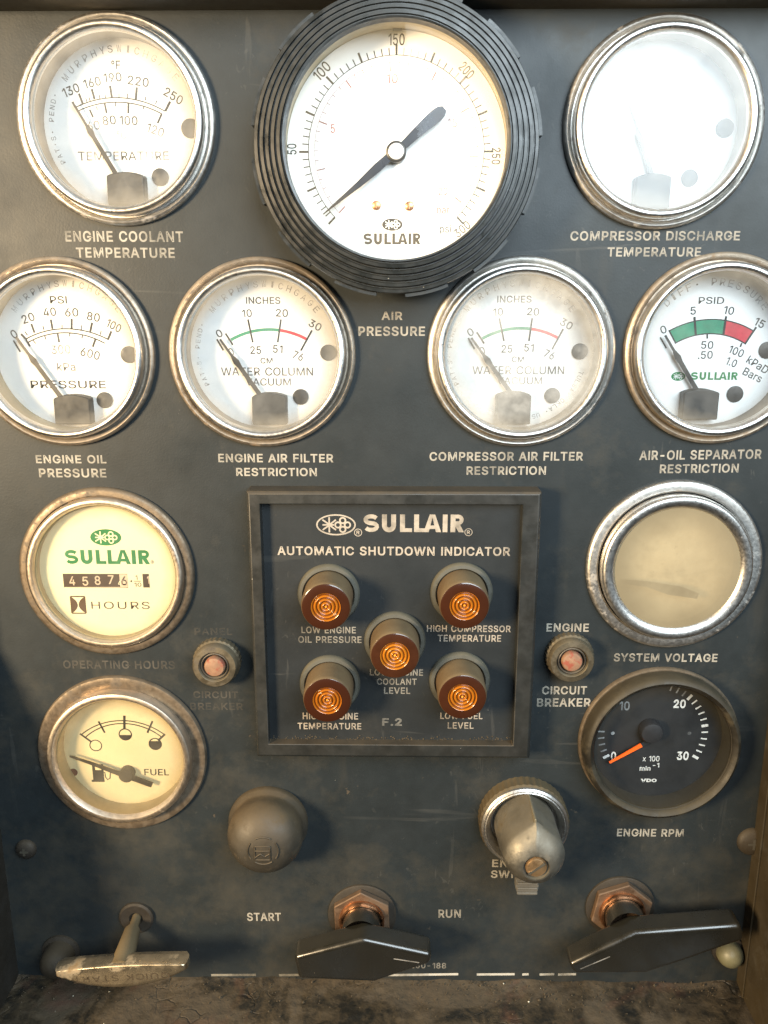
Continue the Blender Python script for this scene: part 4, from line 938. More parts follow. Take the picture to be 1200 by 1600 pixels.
# fuel gauge
g = Gauge('fuel', 'fuel_gauge', 'cream faced fuel gauge with a black needle below empty, at the lower left', 'fuel gauge', None, -3)
rings(g, [(34.5, .1), (34.5, 1.0), (34.0, 1.8), (33.0, 2.1), (29.0, 1.6), (28.0, 1.2)],
      [(29.2, 1.0), (29.2, 4.6), (28.7, 5.9), (27.9, 6.3), (26.8, 6.1), (26.1, 5.2), (25.6, 4.0)],
      [(25.9, 4.6), (25.7, 3.6), (25.4, -3.4), (4, -3.4)], 25.4, 4.2, 25.8, [M['ring_dark'], M['chrome_warm'], M['case_tan'], M['dial_fuel']],
      glass('fuel glass', 25.7, .03, .5, hazecol=(.8, .7, .5), edgecol=(.22, .16, .08), blotch=.08))
g.arc((127, 1148), (194.4, 1126), (258, 1148.5), 1.8); g.arc((132.5, 1153), (194.4, 1130.5), (253, 1152), 1.8)
for a, b, wd in (((125, 1146.3), (142, 1158.5), 3), ((154, 1127), (163.8, 1144.8), 3), ((194.4, 1118), (194.4, 1139), 3.8), ((238.4, 1126.4), (230.4, 1145), 3), ((258, 1147), (247, 1157), 3.2)): g.tick(a, b, wd)
s_ = g.sc(195, 1150)[0]
q = g.l(149.7, 1164.7); g.pr.arc(q, 8.4 * s_, 10 * s_, 0, 2 * math.pi, g.dh + .07, 0)
q = g.l(195.8, 1147.5); g.pr.arc(q, 8.6 * s_, 10.4 * s_, 0, 2 * math.pi, g.dh + .07, 0)
g.pr.poly([(q.x + 9 * s_ * math.cos(a), q.y + 9 * s_ * math.sin(a)) for a in [math.radians(-175 + 170 * k / 20) for k in range(21)]], g.dh + .08, 0)
q = g.l(242.6, 1162.4); g.pr.arc(q, 8.6 * s_, 10.4 * s_, 0, 2 * math.pi, g.dh + .07, 0)
g.pr.poly([(q.x + 9 * s_ * math.cos(a), q.y + 9 * s_ * math.sin(a)) for a in [math.radians(-215 + 250 * k / 24) for k in range(25)]], g.dh + .08, 0)
def bx(x0, x1, y0, y1, m=0, dz=.07):
    a = g.l(x0, y1); b = g.l(x1, y0); g.pr.poly([(a.x, a.y), (b.x, a.y), (b.x, b.y), (a.x, b.y)], g.dh + dz, m)
bx(146, 161, 1194, 1220.5); bx(143.5, 163.5, 1218.5, 1221.5, 0, .08); bx(149, 158, 1197, 1203, 1, .09)
pts = [g.l(161, 1206), g.l(164, 1207), g.l(165, 1214), g.l(168, 1218), g.l(172, 1216), g.l(172.5, 1207), g.l(168, 1200)]
ribbon(g.pr, [tuple(p) for p in pts], .42, g.dh + .08, 0)
g.tb('FUEL', 225.5, 263.9, 1201.5, 1211.4); bx(197, 208, 1257, 1266)
g.pr.disc(g.l(115, 1206.6), 6.5 * s_, g.dh + .06, 2)
g.pr.build('dial_print', [M['ink'], M['dial_fuel'], mat('red dot', (.12, .02, .02), .5, bump=0)], g.dial, smooth=False)
g.pointer([(109.4, 1180.8, 2.2), (140, 1191, 4.4), (178, 1205, 6.5), (198, 1211.4, 9), (215, 1217.5, 8.5), (238, 1226, 8)], M['pointer_brown'], 2.6, .6)
mb = MB(); q = g.l(197.3, 1211.4, -.2); mb.lathe([(3.1, -2.9), (3.1, .2), (2.7, .7), (.01, .8)], 40, (q.x, q.y)); mb.build('pointer_hub', M['pointer_brown'], g.root)

# system voltage: fogged yellow lens
g = Gauge('volt', 'voltmeter', 'silver rimmed voltmeter with a fogged yellow lens hiding its needle', 'voltmeter', None, -1)
def fog():
    n = NT('fogged lens')
    tr = n.t.nodes.new('ShaderNodeBsdfTransparent'); df = n.t.nodes.new('ShaderNodeBsdfDiffuse'); gl_ = n.t.nodes.new('ShaderNodeBsdfGlossy')
    f = n.noise(60, 5, .6)
    n.link(n.mix(n.rng(f, .35, .7), (.35, .295, .19), (.25, .205, .13)), df.inputs[0]); gl_.inputs['Roughness'].default_value = .35
    ln = n.t.nodes.new('ShaderNodeVectorMath'); ln.operation = 'LENGTH'; n.link(n.tc.outputs['Object'], ln.inputs[0])
    r = n.math('ADD', ln.outputs['Value'], n.math('MULTIPLY', n.math('SUBTRACT', n.noise(70, 3, .6, 3), .5), .012))
    ed = n.rng(r, .0140, .0250, 0, .75)
    d2 = n.t.nodes.new('ShaderNodeBsdfDiffuse'); d2.inputs[0].default_value = (.15, .125, .08, 1)
    sp = n.math('MAXIMUM', n.rng(n.noise(420, 5, .7, 9), .60, .70, 0, .5), n.rng(n.noise(95, 5, .65, 19), .54, .72, 0, .5))
    a = n.t.nodes.new('ShaderNodeMixShader'); a.inputs[0].default_value = .58; n.link(tr.outputs[0], a.inputs[1]); n.link(df.outputs[0], a.inputs[2])
    b = n.t.nodes.new('ShaderNodeMixShader'); n.link(n.math('MAXIMUM', ed, sp), b.inputs[0]); n.link(a.outputs[0], b.inputs[1]); n.link(d2.outputs[0], b.inputs[2])
    c = n.t.nodes.new('ShaderNodeMixShader'); c.inputs[0].default_value = .04; n.link(b.outputs[0], c.inputs[1]); n.link(gl_.outputs[0], c.inputs[2])
    return n.done(c.outputs[0])
rings(g, [(33.4, .1), (33.4, .9), (32.9, 1.8), (32.0, 2.2), (29.6, 2.0), (28.9, 1.2)],
      [(28.4, 1.0), (28.4, 4.8), (27.9, 5.9), (27.1, 6.3), (25.2, 6.0), (23.9, 5.3), (23.3, 4.2)],
      [(23.7, 5.0), (23.6, 4.0), (23.6, -1.4), (4, -1.4)], 23.5, 4.9, 23.75, [M['ring_clean'], M['chrome'], M['case_tan'], M['dial_yellow']], fog())
g.pointer([(968, 908, 7), (1010, 912, 9), (1045, 921, 16), (1060, 923, 16), (1090, 931, 9)], M['pointer'], 4.2, .5)

# tachometer
g = Gauge('rpm', 'tachometer', 'black faced tachometer with an orange needle resting on zero', 'tachometer', None, -2)
rings(g, [(32.0, .1), (32.0, 1.6), (31.5, 2.2), (30.8, 2.2)],
      [(31.1, .2), (31.1, 5.0), (30.6, 7.6), (29.8, 8.9), (28.9, 9.3), (27.9, 8.7), (27.2, 7.5), (26.9, 6.0)],
      [(27.1, 7.5), (27.0, 5), (26.6, -2.4), (4, -2.4)], 26.6, 6.6, 27.1, [M['ring_dark'], M['olive'], M['case_dark'], M['dial_black']],
      glass('tach glass', 27, .0, .15, hazecol=(.3, .27, .2), edgecol=(.07, .055, .03), ior=1.3, blotch=.012))
pc = g.l(1020, 1146); R0 = (g.l(1106, 1145) - pc).length; R1 = (g.l(1096, 1145) - pc).length
for k in range(31):
    if 5 <= k <= 16: continue
    a = math.radians(210 - 8 * k); thick = k % 5 == 0
    m = 1 if (k in (1, 2, 3, 4, 17, 18, 19)) else 0
    r0 = R0 + (.15 if thick else 0); d = Vector((math.cos(a), math.sin(a)))
    g.pr.line(pc + d * R1, pc + d * r0, 1.15 if thick else .62, g.dh + .06, m)
g.t('10', 976, 1102.8, 16, 14, 0, 1, .02); g.t('20', 1062, 1099.6, 19, 13.5, 0, 0, .03); g.t('30', 1066.8, 1180.8, 18.5, 13.5, 0, 0, .03); g.t('0', 958.5, 1181, 8, 13, 0, 0, .02)
g.tb('x 100', 1004, 1030.4, 1181, 1189.5, 0, .01); g.t('min', 1008, 1199.5, 17, 9, 0, 0, .02); g.t('-1', 1025, 1195.5, 10, 7, 0, 0, .02)
g.tb('VDO', 1001, 1026, 1216.5, 1221.8, 0, .05)
g.pr.disc(g.l(957.5, 1145.5), .75, g.dh + .06, 1, 20); g.pr.disc(g.l(1077, 1145.5), .75, g.dh + .06, 1, 20)
g.pr.build('dial_print', [M['ink_white'], M['ink_white_dim']], g.dial, smooth=False)
g.pointer([(952, 1191, 3.2), (1002, 1163.5, 6.5)], M['orange'], 2.2, .5)
g.pointer([(1002, 1163.5, 7), (1020, 1154, 7)], M['dial_black'], 2.2, .5, 'pointer_root')
mb = MB(); q = g.l(1019, 1146, 2); mb.lathe([(4.6, -1.8), (4.6, 1.6), (4.1, 2.4), (2.5, 2.8), (.01, 2.9)], 48, (q.x, q.y)); mb.build('pointer_hub', mat('hub grey black', (.026, .026, .028), .5, bump=0), g.root)

# large air pressure gauge
g = Gauge('air', 'pressure_gauge', 'large white dial pressure gauge with ribbed black rim at the top centre', 'pressure gauge', None, 11)
prof = [(43.0, 0), (43.0, 13), (45.2, 14), (45.8, 15), (45.8, 18.6)]
r = 45.8; z = 18.6
for i in range(5):
    prof += [(r - .35, z + 1.0), (r - 1.35, z + 1.15), (r - 1.6, z + .55), (r - 1.95, z + .55)]
    r -= 1.95; z += 1.35
prof += [(r - .3, z + .6), (r - .9, z + .4), (35.2, 24.0), (35.0, 22)]
mb = MB(); mb.lathe(prof, 144)
for k in range(12):
    a0 = math.radians(k * 30 + 4); a1 = math.radians(k * 30 + 22)
    pts = [(45.2 * math.cos(a0 + (a1 - a0) * i / 8), 45.2 * math.sin(a0 + (a1 - a0) * i / 8)) for i in range(9)] + [(46.9 * math.cos(a1 - (a1 - a0) * i / 8), 46.9 * math.sin(a1 - (a1 - a0) * i / 8)) for i in range(9)]
    mb.prism(pts, 13.2, 18.2)
mb.build('rim', M['black_rubber'], g.root)
mb = MB(); mb.lathe([(35.2, 23), (35.6, 20), (36.2, 10.6), (5, 10.6)]); mb.build('case', mat('case tan rim', (.45, .38, .26), .5, bump=0), g.root)
mb = MB(); mb.disc((0, 0), 36.0, 11, seg=96); g.dial = mb.build('dial', M['dial'], g.root)
mb = MB(); mb.disc((0, 0), 35.4, 22.4, seg=96); mb.build('glass', glass('big gauge glass', 35.3, .01, .10, blotch=.03, edgecol=(.45, .36, .2), ior=1.24), g.root)
pc = g.l(619, 237); RT = 137 * g.sc(550, 237)[0]
zt = g.dh + .06
g.pr.arc(pc, RT - .12, RT + .12, math.radians(225), math.radians(-45), zt, 0, 120)
for k in range(61):
    a = math.radians(225 - 4.5 * k); d = Vector((math.cos(a), math.sin(a)))
    glare_faded = 31 <= k <= 48  # glass glare on this side painted in by thinning the ticks
    big = k % 5 == 0
    g.pr.line(pc + d * RT, pc + d * (RT + (3.1 if big else 2.1)), .66 if big else .34, zt + .01, 1 if glare_faded else 0)
RB = RT - 2.0
g.pr.arc(pc, RB - .07, RB + .07, math.radians(225), math.radians(-45), zt, 3, 120)
for k in range(42):
    b_ = k * .5; psi = b_ * 14.5; 
    if psi > 300: break
    a = math.radians(225 - psi * .9); d = Vector((math.cos(a), math.sin(a))); big = k % 5 == 0
    g.pr.line(pc + d * RB, pc + d * (RB - (2.8 if big else 1.2)), .4 if big else .2, zt + .01, 3)
for s2, x, y, wd, ht, rt, m in (('50', 456, 233, 17, 15, 90, 0), ('100', 503, 111, 29, 17, 45, 0), ('150', 619.7, 61.7, 25, 19, 0, 0), ('200', 729, 110, 25, 16, -45, 1), ('250', 775, 244, 26, 14, -90, 0),
                            ('300', 722, 358, 27, 14, 40, 0), ('5', 520, 201, 7, 14, 0, 3), ('10', 613, 123, 17, 15, 0, 3), ('15', 707, 192, 15, 14, 0, 3), ('20', 692, 299, 14, 12, 0, 3), ('bar', 692.5, 328, 20, 12, 0, 3), ('psi', 696, 359, 18, 15, 0, 0)):
    g.t(s2, x, y, wd, ht, rt, m)
a = g.l(613, 351); s_ = g.sc(613, 351); emblem(g.pr, a.x, a.y, 32 * s_[0], 19.5 * s_[1], zt, 4, 5)
a = g.l(568, 382); b = g.l(657, 364.5); wordmark(g.pr, a.x, b.x, a.y, b.y, zt, 4)
g.pr.build('dial_print', [M['ink'], M['ink_thin'], M['ink_faint'], M['ink_pale_red'], ink('logo grey', (.02, .018, .018), .0), M['dial']], g.dial, smooth=False)
for x, y in ((588, 321), (639.5, 322)):
    mb = MB(); q = g.l(x, y); mb.lathe([(1.55, 11.05), (1.5, 11.5), (1.0, 11.8), (.01, 11.85)], 28, (q.x, q.y)); mb.box(q.x - .15, q.x + .15, q.y - 1, q.y + 1, 11.8, 11.95)
    mb.build('dial_screw', M['copper_clean'], g.root)
mb = MB(); q0 = g.l(613.5, 48); q1 = g.l(628, 38); mb.box(q0.x, q1.x, q0.y, q1.y + 2, 11.05, 12); q2 = g.l(538, 57); mb.box(q2.x - .3, q2.x + .3, q2.y - .6, q2.y + 1.5, 11.05, 12)
mb.build('dial_stop', mat('stop tab', (.06, .06, .07), .5, bump=0), g.root, smooth=False)
blued = mat('blued steel pointer', (.008, .010, .018), .32, .2, .2, 60, bump=0)
g.pointer([(505, 335, 1.2), (560, 289, 9), (590, 262, 13.5), (609, 245, 12)], blued, 2.6, .6)
g.pointer([(629, 229, 12), (650, 209, 15), (670, 191, 19), (683, 180, 20), (690, 174, 17), (694.5, 170, 9)], blued, 2.6, .6, 'counterweight')
mb = MB(); q = g.l(619, 237, 14); mb.lathe([(3.3, 11.2), (3.3, 14.4), (2.9, 14.7), (2.5, 14.7)], 48, (q.x, q.y)); mb.build('pointer_hub', M['pointer'], g.root)
mb = MB(); mb.lathe([(2.5, 14.0), (2.5, 14.9), (2.2, 15.1), (.01, 15.15)], 48, (q.x, q.y)); mb.build('hub_cap', mat('hub cap', (.75, .74, .72), .35, .3, .05, bump=0), g.root)

# ------------------------------------------------------------------ automatic shutdown indicator
HF, HP = 10.0, 6.0
tl, tr_, br, bl_ = P(384, 768, HF), P(843, 768, HF), P(832, 1186, HF), P(402, 1186, HF)
uc = (tl.x + tr_.x + br.x + bl_.x) / 4; vc = (tl.y + br.y) / 2
hw = ((tr_.x - tl.x) + (br.x - bl_.x)) / 4; hh = (tl.y - br.y) / 2
mod = thing('shutdown_indicator', uc, vc, 'square black shutdown indicator box with five amber lamps', 'warning indicator')
il = P(406, 789, HF).x - uc; ir = P(817, 789, HF).x - uc; it = P(600, 788, HF).y - vc; ib = P(600, 1164, HF).y - vc
mb = MB()
mb.box(-hw, hw, it, hh, 0, HF); mb.box(-hw, hw, -hh, ib, 0, HF)
mb.box(-hw, il, ib, it, 0, HF - .004); mb.box(ir, hw, ib, it, 0, HF - .004)
# one continuous frame: outer and inner loop joined
mb = MB()
def loop(x0, x1, y0, y1, z): return [(x0, y0, z), (x1, y0, z), (x1, y1, z), (x0, y1, z)]
vs_ = loop(-hw, hw, -hh, hh, 0) + loop(-hw, hw, -hh, hh, HF - .8) + loop(-hw + .9, hw - .9, -hh + .9, hh - .9, HF) + loop(il, ir, ib, it, HF) + loop(il + .2, ir - .2, ib + .2, it - .2, HP - 1)
fs = []
for k in range(4):
    for i in range(4):
        j = (i + 1) % 4; fs.append([k * 4 + i, k * 4 + j, k * 4 + 4 + j, k * 4 + 4 + i])
mb.add(vs_, fs); mb.build('frame', M['frame'], mod, ang=25, bevel=.25, seg=2)
mb = MB(); mb.box(il, ir, ib, it, HP - 1.2, HP); plate = mb.build('face_plate', M['plate'], mod, smooth=False)
LP = M['letter_plate']; LPW = ink('plate lettering worn', (.22, .205, .175), .42)
oz = HP + .07
for lines, m, bo in [
    ([('AUTOMATIC SHUTDOWN INDICATOR', 433, 797, 854, 868)], LP, .02),
    ([('LOW ENGINE', 471, 556, 979, 989.5), ('OIL PRESSURE', 466, 565, 994, 1004.5)], LPW, .015),
    ([('HIGH COMPRESSOR', 667, 798, 977, 987.5), ('TEMPERATURE', 684, 783, 992, 1002.5)], LP, .015),
    ([('LOW ENGINE', 578, 661, 1045.5, 1055.5), ('COOLANT', 589, 651, 1060, 1070), ('LEVEL', 600, 641, 1074, 1084)], LPW, .015),
    ([('HIGH ENGINE', 473, 559.5, 1113.5, 1124), ('TEMPERATURE', 465, 564.5, 1129.5, 1139.5)], LP, .016),
    ([('LOW FUEL', 688, 754, 1113.5, 1123.5), ('LEVEL', 699.5, 740, 1128.5, 1138.5)], LP, .015),
    ([('F.2', 597, 628, 1122, 1134)], ink('scratched number', (.30, .29, .26), .62), .03),
]:
    caption(lines, plate, HP, m, (uc, vc), oz, bo)
mb = MB(); q = P(525, 820, HP); s_ = scl(525, 820, HP); emblem(mb, q.x - uc, q.y - vc, 62 * s_[0], 33 * s_[1], oz, 0, 0, False)
a = P(568, 831, HP); b = P(725, 804, HP); wordmark(mb, a.x - uc, b.x - uc, a.y - vc, b.y - vc, oz, 0)
for x, y in ((559.5, 832), (732, 831.5)):
    q = P(x, y, HP); r_ = 6.3 * scl(x, y, HP)[0]
    mb.arc((q.x - uc, q.y - vc), r_ * .82, r_, 0, 2 * math.pi, oz, 0, 24); mb.text('R', q.x - uc, q.y - vc, r_ * .8, r_ * .95, oz, 0, 0, .02)
mb.build('logo_print', LP, plate, smooth=False)
# dirt lying in the lower frame corner
mb = MB()
for i in range(160):
    x = random.uniform(il + 1, ir - 1); y = ib + abs(random.gauss(0, .8)) + .1; r_ = random.uniform(.12, .45)
    mb.add([(x + r_, y, HP + .1), (x - r_, y, HP + .1), (x, y + r_, HP + .1), (x, y - r_, HP + .1), (x, y, HP + r_ * 1.4)], [[0, 2, 4], [2, 1, 4], [1, 3, 4], [3, 0, 4]])
o = mb.build('dirt', M['grit'], mod, smooth=False); o['kind'] = 'stuff'

def lamp(at):
    q = P(*at, HP) - Vector((uc, vc))
    mb = MB(); mb.lathe([(9.3, HP + .5), (9.25, HP + 13.2), (9.0, HP + 14.4), (8.7, HP + 14.9)], 64, (0, 0))
    ba = mb.build('indicator_lamp', M['barrel'], mod)
    mb = MB(); mb.lathe([(11.8, HP), (11.8, HP + 1.4), (11.2, HP + 2.2), (10.0, HP + 2.4), (9.4, HP + 1.6), (9.2, HP + .6)], 64, (0, 0)); co_ = mb.build('collar', M['collar'], ba)
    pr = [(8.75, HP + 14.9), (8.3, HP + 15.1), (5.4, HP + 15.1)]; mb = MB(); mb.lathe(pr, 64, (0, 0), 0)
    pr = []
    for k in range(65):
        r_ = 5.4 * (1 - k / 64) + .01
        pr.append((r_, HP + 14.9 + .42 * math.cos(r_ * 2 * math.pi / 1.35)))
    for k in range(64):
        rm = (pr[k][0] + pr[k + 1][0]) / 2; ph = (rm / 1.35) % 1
        crest = ph < .30 or ph > .70  # bright crests, dark valleys: inner reflections of the lens painted as rings
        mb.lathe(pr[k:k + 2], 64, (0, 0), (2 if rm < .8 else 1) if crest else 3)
    le = mb.build('lens', [M['amber_rim'], M['amber'], M['amber_core'], M['amber_groove_shade']], ba, ang=80, weld=True)
    return ba, co_, le, q
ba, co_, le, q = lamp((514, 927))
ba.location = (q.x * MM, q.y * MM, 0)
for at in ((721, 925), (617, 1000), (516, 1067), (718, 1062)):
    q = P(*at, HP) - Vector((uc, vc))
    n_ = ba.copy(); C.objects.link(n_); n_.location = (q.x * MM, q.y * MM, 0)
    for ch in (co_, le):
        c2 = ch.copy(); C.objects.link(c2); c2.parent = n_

# ------------------------------------------------------------------ circuit breakers
def breaker(px, label):
    c = P(*px, 6)
    t = thing('circuit_breaker', c.x, c.y, label, 'circuit breaker', 'push button circuit breakers')
    mb = MB(); mb.lathe([(9.2, 0), (9.2, 3.2), (8.8, 3.8), (8.7, 3.9)], 120, mod=lambda r_, a: r_ + (.22 if int(a / (2 * math.pi) * 60 + 1e-6) % 2 and r_ > 9 else 0)); mb.build('knurled_nut', M['breaker'], t, ang=20)
    mb = MB(); mb.lathe([(8.7, 3.5), (8.7, 6.6), (8.2, 7.4), (6.2, 7.6), (5.8, 7.2), (5.6, 5.2)], 64); mb.build('collar', M['breaker'], t)
    mb = MB(); mb.lathe([(5.7, 5.4), (5.5, 6.6), (5.1, 6.9), (4.8, 6.6), (4.7, 5.6), (4.3, 5.0), (.01, 5.0)], 48); mb.build('well', M['breaker_dark'], t)
    mb = MB(); mb.lathe([(4.0, 4.9), (4.0, 7.2), (3.6, 7.8), (2.4, 8.1), (.01, 8.2)], 48); mb.build('button', M['button'], t)
    return t
breaker((336, 1040), 'circuit breaker button under the nearly erased panel caption, left of the indicator box')
breaker((893, 1032), 'circuit breaker button under the bright engine caption, right of the indicator box')

# ------------------------------------------------------------------ rubber boot push button
c = P(420, 1283)
t = thing('push_button', c.x, c.y, 'tan rubber domed push button with an embossed round mark', 'push button')
prof = [(16.4, 0), (16.6, 1.5), (16.2, 3), (15.2, 4.2), (14.9, 5.5), (15.3, 8)]
for k in range(1, 15):
    a = math.radians(k * 6.3); prof.append((15.4 * math.cos(a) ** .8, 9 + 11.5 * math.sin(a)))
prof.append((.01, 20.6))
mb = MB(); mb.lathe(prof, 80); boot = mb.build('rubber_boot', M['boot'], t, ang=80)
mb = MB(); q = P(413, 1330, 20.4) - c; s_ = scl(413, 1330, 20); cx, cy = q.x * .55, q.y * .55
def dome_z(x, y):
    r_ = math.hypot(x, y); best = 20.6
    for (r0, z0), (r1, z1) in zip(prof[:-1], prof[1:]):
        if r1 <= r_ <= r0: best = z0 + (z1 - z0) * (r0 - r_) / max(1e-6, r0 - r1)
    return best
def ridge(pts):
    pp = []
    for (a, b) in zip(pts[:-1], pts[1:]):
        for k in range(6):
            x = a[0] + (b[0] - a[0]) * k / 6; y = a[1] + (b[1] - a[1]) * k / 6; pp.append((x, y, dome_z(x, y) + .1))
    pp.append((*pts[-1], dome_z(*pts[-1]) + .1))
    mb.tube(pp, .34, 6)
R_ = 6.0
for a0, a1 in ((60, 120), (145, 215), (235, 305), (-35, 35)):
    ridge([(cx + R_ * math.cos(math.radians(a0 + (a1 - a0) * k / 8)), cy + R_ * math.sin(math.radians(a0 + (a1 - a0) * k / 8))) for k in range(9)])
ridge([(cx - 3.2, cy + 2.2), (cx + 2.8, cy + 2.2), (cx + 2.8, cy - 3.6)])
ridge([(cx - 3.2, cy + 2.2), (cx - 3.2, cy - 3.6)])
ridge([(cx - 3.0, cy + .3), (cx + 2.6, cy + .3)])
ridge([(cx - 3.0, cy - 2.6), (cx - 1, cy - 1), (cx + .6, cy - 2.4), (cx + 2.6, cy - 1)])
ridge([(cx - 3.0, cy - 3.8), (cx + 2.6, cy - 3.8)])
mb.build('embossed_mark', M['boot'], boot, ang=80)

# ------------------------------------------------------------------ engine switch
c = P(816, 1275)
t = thing('engine_switch', c.x, c.y, 'grey teardrop engine switch knob in a silver ringed collar', 'rotary switch')
mb = MB(); mb.lathe([(18.2, 0), (18.2, 6.0), (17.6, 7.0)], 180, mod=lambda r_, a: r_ + (.2 if int(a / (2 * math.pi) * 90 + 1e-6) % 2 and r_ > 18 else 0)); mb.build('collar', M['knurl'], t, ang=20)
mb = MB(); mb.lathe([(17.7, 6.5), (17.6, 8.0), (16.9, 8.7), (16.2, 8.4), (15.9, 8.7), (14.6, 7.6), (13.6, 6.0), (13.4, 3), (2, 3)], 96); mb.build('silver_ring', M['chrome'], t)
def tear(r_, pk, n=72):
    pts = []
    for k in range(n):
        a = math.pi / 2 + 2 * math.pi * k / n
        d = min(abs(a - math.pi / 2), abs(a - math.pi / 2 - 2 * math.pi))
        al = math.acos(r_ / pk); rr = r_ / math.cos(al - d) if d < al else r_
        pts.append((rr * math.cos(a), rr * math.sin(a)))
    return pts
HK = 25
def sections(secs, m):
    mb = MB(); vs_ = []; fs = []; n = len(secs[0][0])
    for pts, z, off in secs: vs_ += [(p[0] + off[0], p[1] + off[1], z) for p in pts]
    for k in range(len(secs) - 1):
        for i in range(n):
            j = (i + 1) % n; fs.append([k * n + i, k * n + j, (k + 1) * n + j, (k + 1) * n + i])
    fs.append([(len(secs) - 1) * n + i for i in range(n)])
    mb.add(vs_, fs); return mb
mb = sections([(tear(12.4, 15.8), 3.2, (0, 0)), (tear(12.2, 15.6), 14, (.3, 0)), (tear(11.8, 15.0), 25.6, (.9, 0)), (tear(11.3, 14.0), 26.8, (.9, 0)), (tear(8.9, 10.0), 29.6, (.9, -.6)), (tear(5.6, 5.7), 31.2, (.9, -1.4)), (tear(5.0, 5.0), 31.2, (.9, -1.5)), (tear(4.7, 4.7), 30.0, (.9, -1.5))], None)
kn = mb.build('knob', M['knob_grey'], t, ang=28)
mb = MB(); mb.prism([(.2, 14.2), (1.2, 14.2), (1.1, 15.9), (.3, 15.9)], 6, 26.0); mb.build('pointer_ridge', mat('ridge pale', (.22, .19, .13), .35, .5, dust=.2, dustcol=(.16, .12, .07)), kn, smooth=False, bevel=.2)
mb = MB(); mb.lathe([(4.1, 29.9), (4.1, 30.6), (3.6, 31.3), (2.0, 31.7), (.01, 31.8)], 40, (.9, -1.5)); sc_ = mb.build('screw', M['screw_brass'], kn)
mb = MB()
a = math.radians(38); d = Vector((math.cos(a), math.sin(a))); nrm = Vector((-d.y, d.x))
pts = [Vector((.9, -1.5)) + d * sx2 * 3.8 + nrm * sy2 * .5 for sx2, sy2 in ((-1, -1), (1, -1), (1, 1), (-1, 1))]
mb.prism([tuple(p) for p in pts], 30.8, 31.85); mb.build('slot', M['case_dark'], sc_, smooth=False)
mb = MB(); mb.prism([(-4.6, -10.5), (4.6, -10.5), (4.6, -20.2), (3.6, -23.2), (-3.6, -23.2), (-4.6, -20.2)], 15.0, 19.0)
for k in range(4): mb.box(-4.1, 4.1, -22.4 + k * 2.2, -21.4 + k * 2.2, 18.8, 19.8)
mb.build('thumb_tab', M['knob_tab'], kn, smooth=False, bevel=.3)

# ------------------------------------------------------------------ rotary handles
def rotary(base, face, nut_rot, label, marks):
    c = P(*base)
    t = thing('rotary_handle', c.x, c.y, label, 'rotary handle', 'black rotary handles')
    mb = MB()
    mb.prism([(13.4 * math.cos(math.radians(nut_rot + 60 * k)), 13.4 * math.sin(math.radians(nut_rot + 60 * k))) for k in range(6)], 1.2, 4.2); mb.build('hex_nut', M['copper'], t, smooth=False, bevel=.5)
    mb = MB(); mb.lathe([(14.6, .1), (14.6, 1.0), (14.2, 1.3), (8, 1.3)], 48); mb.build('washer', M['rust'], t)
    mb = MB(); mb.lathe([(9.6, 4.0), (9.6, 5.4), (9.0, 6.2), (8.2, 6.2)], 64); mb.build('bushing', M['copper_clean'], t)
    mb = MB(); mb.lathe([(8.0, 4.2), (8.0, 12), (7.8, 14)], 48); mb.build('shaft', M['black_knob'], t)
    pts = [tuple(P(x, y, 23) - c) for x, y in face]
    mb = MB(); mb.prism(pts, 12.5, 23); gr = mb.build('grip', M['black_knob'], t, bevel=1.9, seg=6, ang=35)
    mb = MB()
    for (a, b) in marks: mb.line(P(*a, 23) - c, P(*b, 23) - c, .45, 23.06)
    mb.build('index_mark', ink('handle mark', (.26, .25, .23), .42), gr, smooth=False)
rotary((566, 1427), [(459, 1495), (567.5, 1467), (675, 1491), (672, 1507), (585, 1536), (466, 1531)], 92,
       'black angular selector handle between the start and run captions', [((615, 1498), (655, 1504))])
rotary((968, 1415), [(888, 1507), (993, 1457), (1158, 1445), (1164, 1470), (1066, 1504), (1010, 1522), (898, 1523)], 80,
       'black angular handle pointing right, longer arm beside the cabinet wall', [((906.6, 1514), (953, 1494.5))])

# ------------------------------------------------------------------ quick start pull handle
c = P(214, 1432)
t = thing('pull_handle', c.x, c.y, 'dull metal T shaped pull handle stamped with upside down letters', 'pull handle')
mb = MB(); mb.lathe([(7.4, 0), (7.4, 1.2), (6.6, 1.8), (3.0, 1.6), (2.4, .4)], 40); mb.build('washer', M['rust'], t)
e = P(189, 1512, 24) - c
pts = [(0, 0, 0), (e.x * .18, e.y * .18, 5), (e.x * .25, e.y * .25, 7), (e.x * .8, e.y * .8, 20), (e.x, e.y, 24.5)]
mb = MB(); mb.tube(pts, [1.9, 2.0, 3.3, 4.3, 4.8], 20); mb.build('rod', M['handle_rod'], t, ang=60)
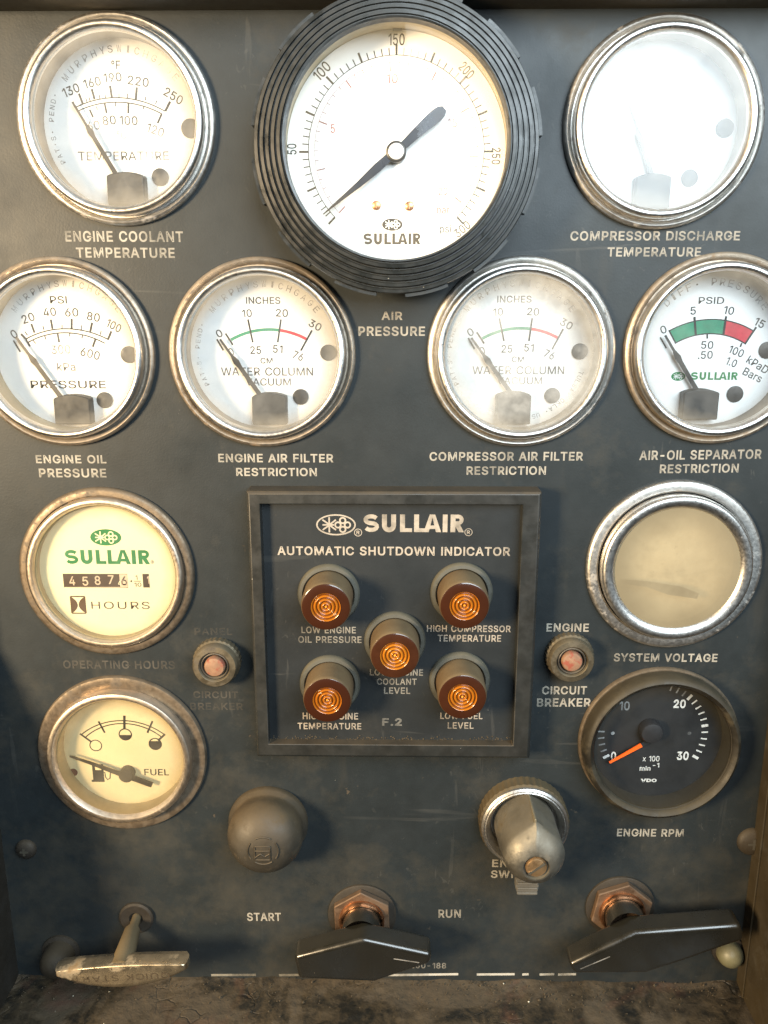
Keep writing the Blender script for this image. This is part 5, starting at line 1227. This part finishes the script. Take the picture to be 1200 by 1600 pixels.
# boat shaped grip
HG = 27
a = P(84, 1522, HG) - c; b = P(292, 1511, HG) - c
mid = (a + b) / 2; ax_ = (b - a).normalized(); Lh = (b - a).length / 2; nr = Vector((-ax_.y, ax_.x))
outl = [-1 + 2 * k / 28 for k in range(29)]
kv = 1 / scl(188, 1520, HG)[1] if False else scl(188, 1520, HG)[1]
def gsec(z, k, grow):
    pts = []
    for s2 in outl: pts.append(mid + ax_ * s2 * (Lh + grow) + nr * ((4 + 5 * (1 - s2 * s2)) * kv * k))
    for s2 in reversed(outl): pts.append(mid + ax_ * s2 * (Lh + grow) - nr * ((6 + 27 * (1 - abs(s2) ** 2.2)) * kv * k))
    return ([tuple(p) for p in pts], z, (0, 0))
mb = sections([gsec(HG - 8, .5, -1.8), gsec(HG - 6, .85, -.5), gsec(HG - 5, 1, 0), gsec(HG - 3.2, .98, 0), gsec(HG - 1.8, .92, -.2), gsec(HG - .7, .83, -.6), gsec(HG - .1, .72, -1.2), gsec(HG, .62, -1.9)], None)
n0 = len(outl) * 2
mb.f.append(list(range(n0))[::-1]); mb.m.append(0)
gp = mb.build('grip', M['handle_cast'], t, ang=50)
mb = MB(); q = mid - nr * 11 * kv
mb.text('QUICK START', q.x, q.y, Lh * 1.45, 3.1, HG + .07, 0, math.pi + math.atan2(ax_.y, ax_.x), .0, 1.1)
mb.build('stamped_letters', ink('stamped letters', (.05, .035, .02), .35), gp, smooth=False)

# ------------------------------------------------------------------ fasteners
def cap_screw(px, h, r_, label, m, hgt=11):
    c = P(*px, h)
    t = thing('cap_screw', c.x, c.y, label, 'cap screw', 'screws along the panel edges')
    mb = MB(); mb.lathe([(r_ * 1.25, 0), (r_ * 1.25, 1.0), (r_ * 1.0, 1.6)], 32); mb.build('washer', M['rust'], t)
    pr = [(r_, 1.2), (r_, hgt - r_)]
    for k in range(1, 10): a = math.radians(k * 10); pr.append((r_ * math.cos(a), hgt - r_ + r_ * math.sin(a)))
    pr.append((.01, hgt))
    mb = MB(); mb.lathe(pr, 40); mb.build('dome_cap', m, t, ang=80)
cap_screw((1146, 1502), 7, 5.4, 'small cream domed cap screw under the long handle at lower right', M['cap'], 8.5)
cap_screw((88, 1502), 6, 6.6, 'brown grimy domed cap screw behind the pull handle at lower left', M['cap_brown'], 13)
def flat_screw(px, r_, label, m):
    c = P(*px, 1)
    t = thing('panel_screw', c.x, c.y, label, 'screw', 'screws along the panel edges')
    mb = MB(); mb.lathe([(r_, 0), (r_ * .97, 1.2), (r_ * .75, 2.2), (r_ * .3, 2.7), (.01, 2.75)], 40); hd = mb.build('head', m, t, ang=60)
    mb = MB(); mb.box(-r_ * .4, r_ * .4, -.5, .5, 2.2, 2.82); mb.box(-.5, .5, -r_ * .4, r_ * .4, 2.2, 2.83); mb.build('slot', M['case_dark'], hd, smooth=False)
flat_screw((1176, 1316), 6.2, 'tan dusty cross slotted screw by the right cabinet wall', M['cap_brown'])
flat_screw((40, 1328), 4.4, 'dark grimy screw low on the left edge of the panel', M['rust'])
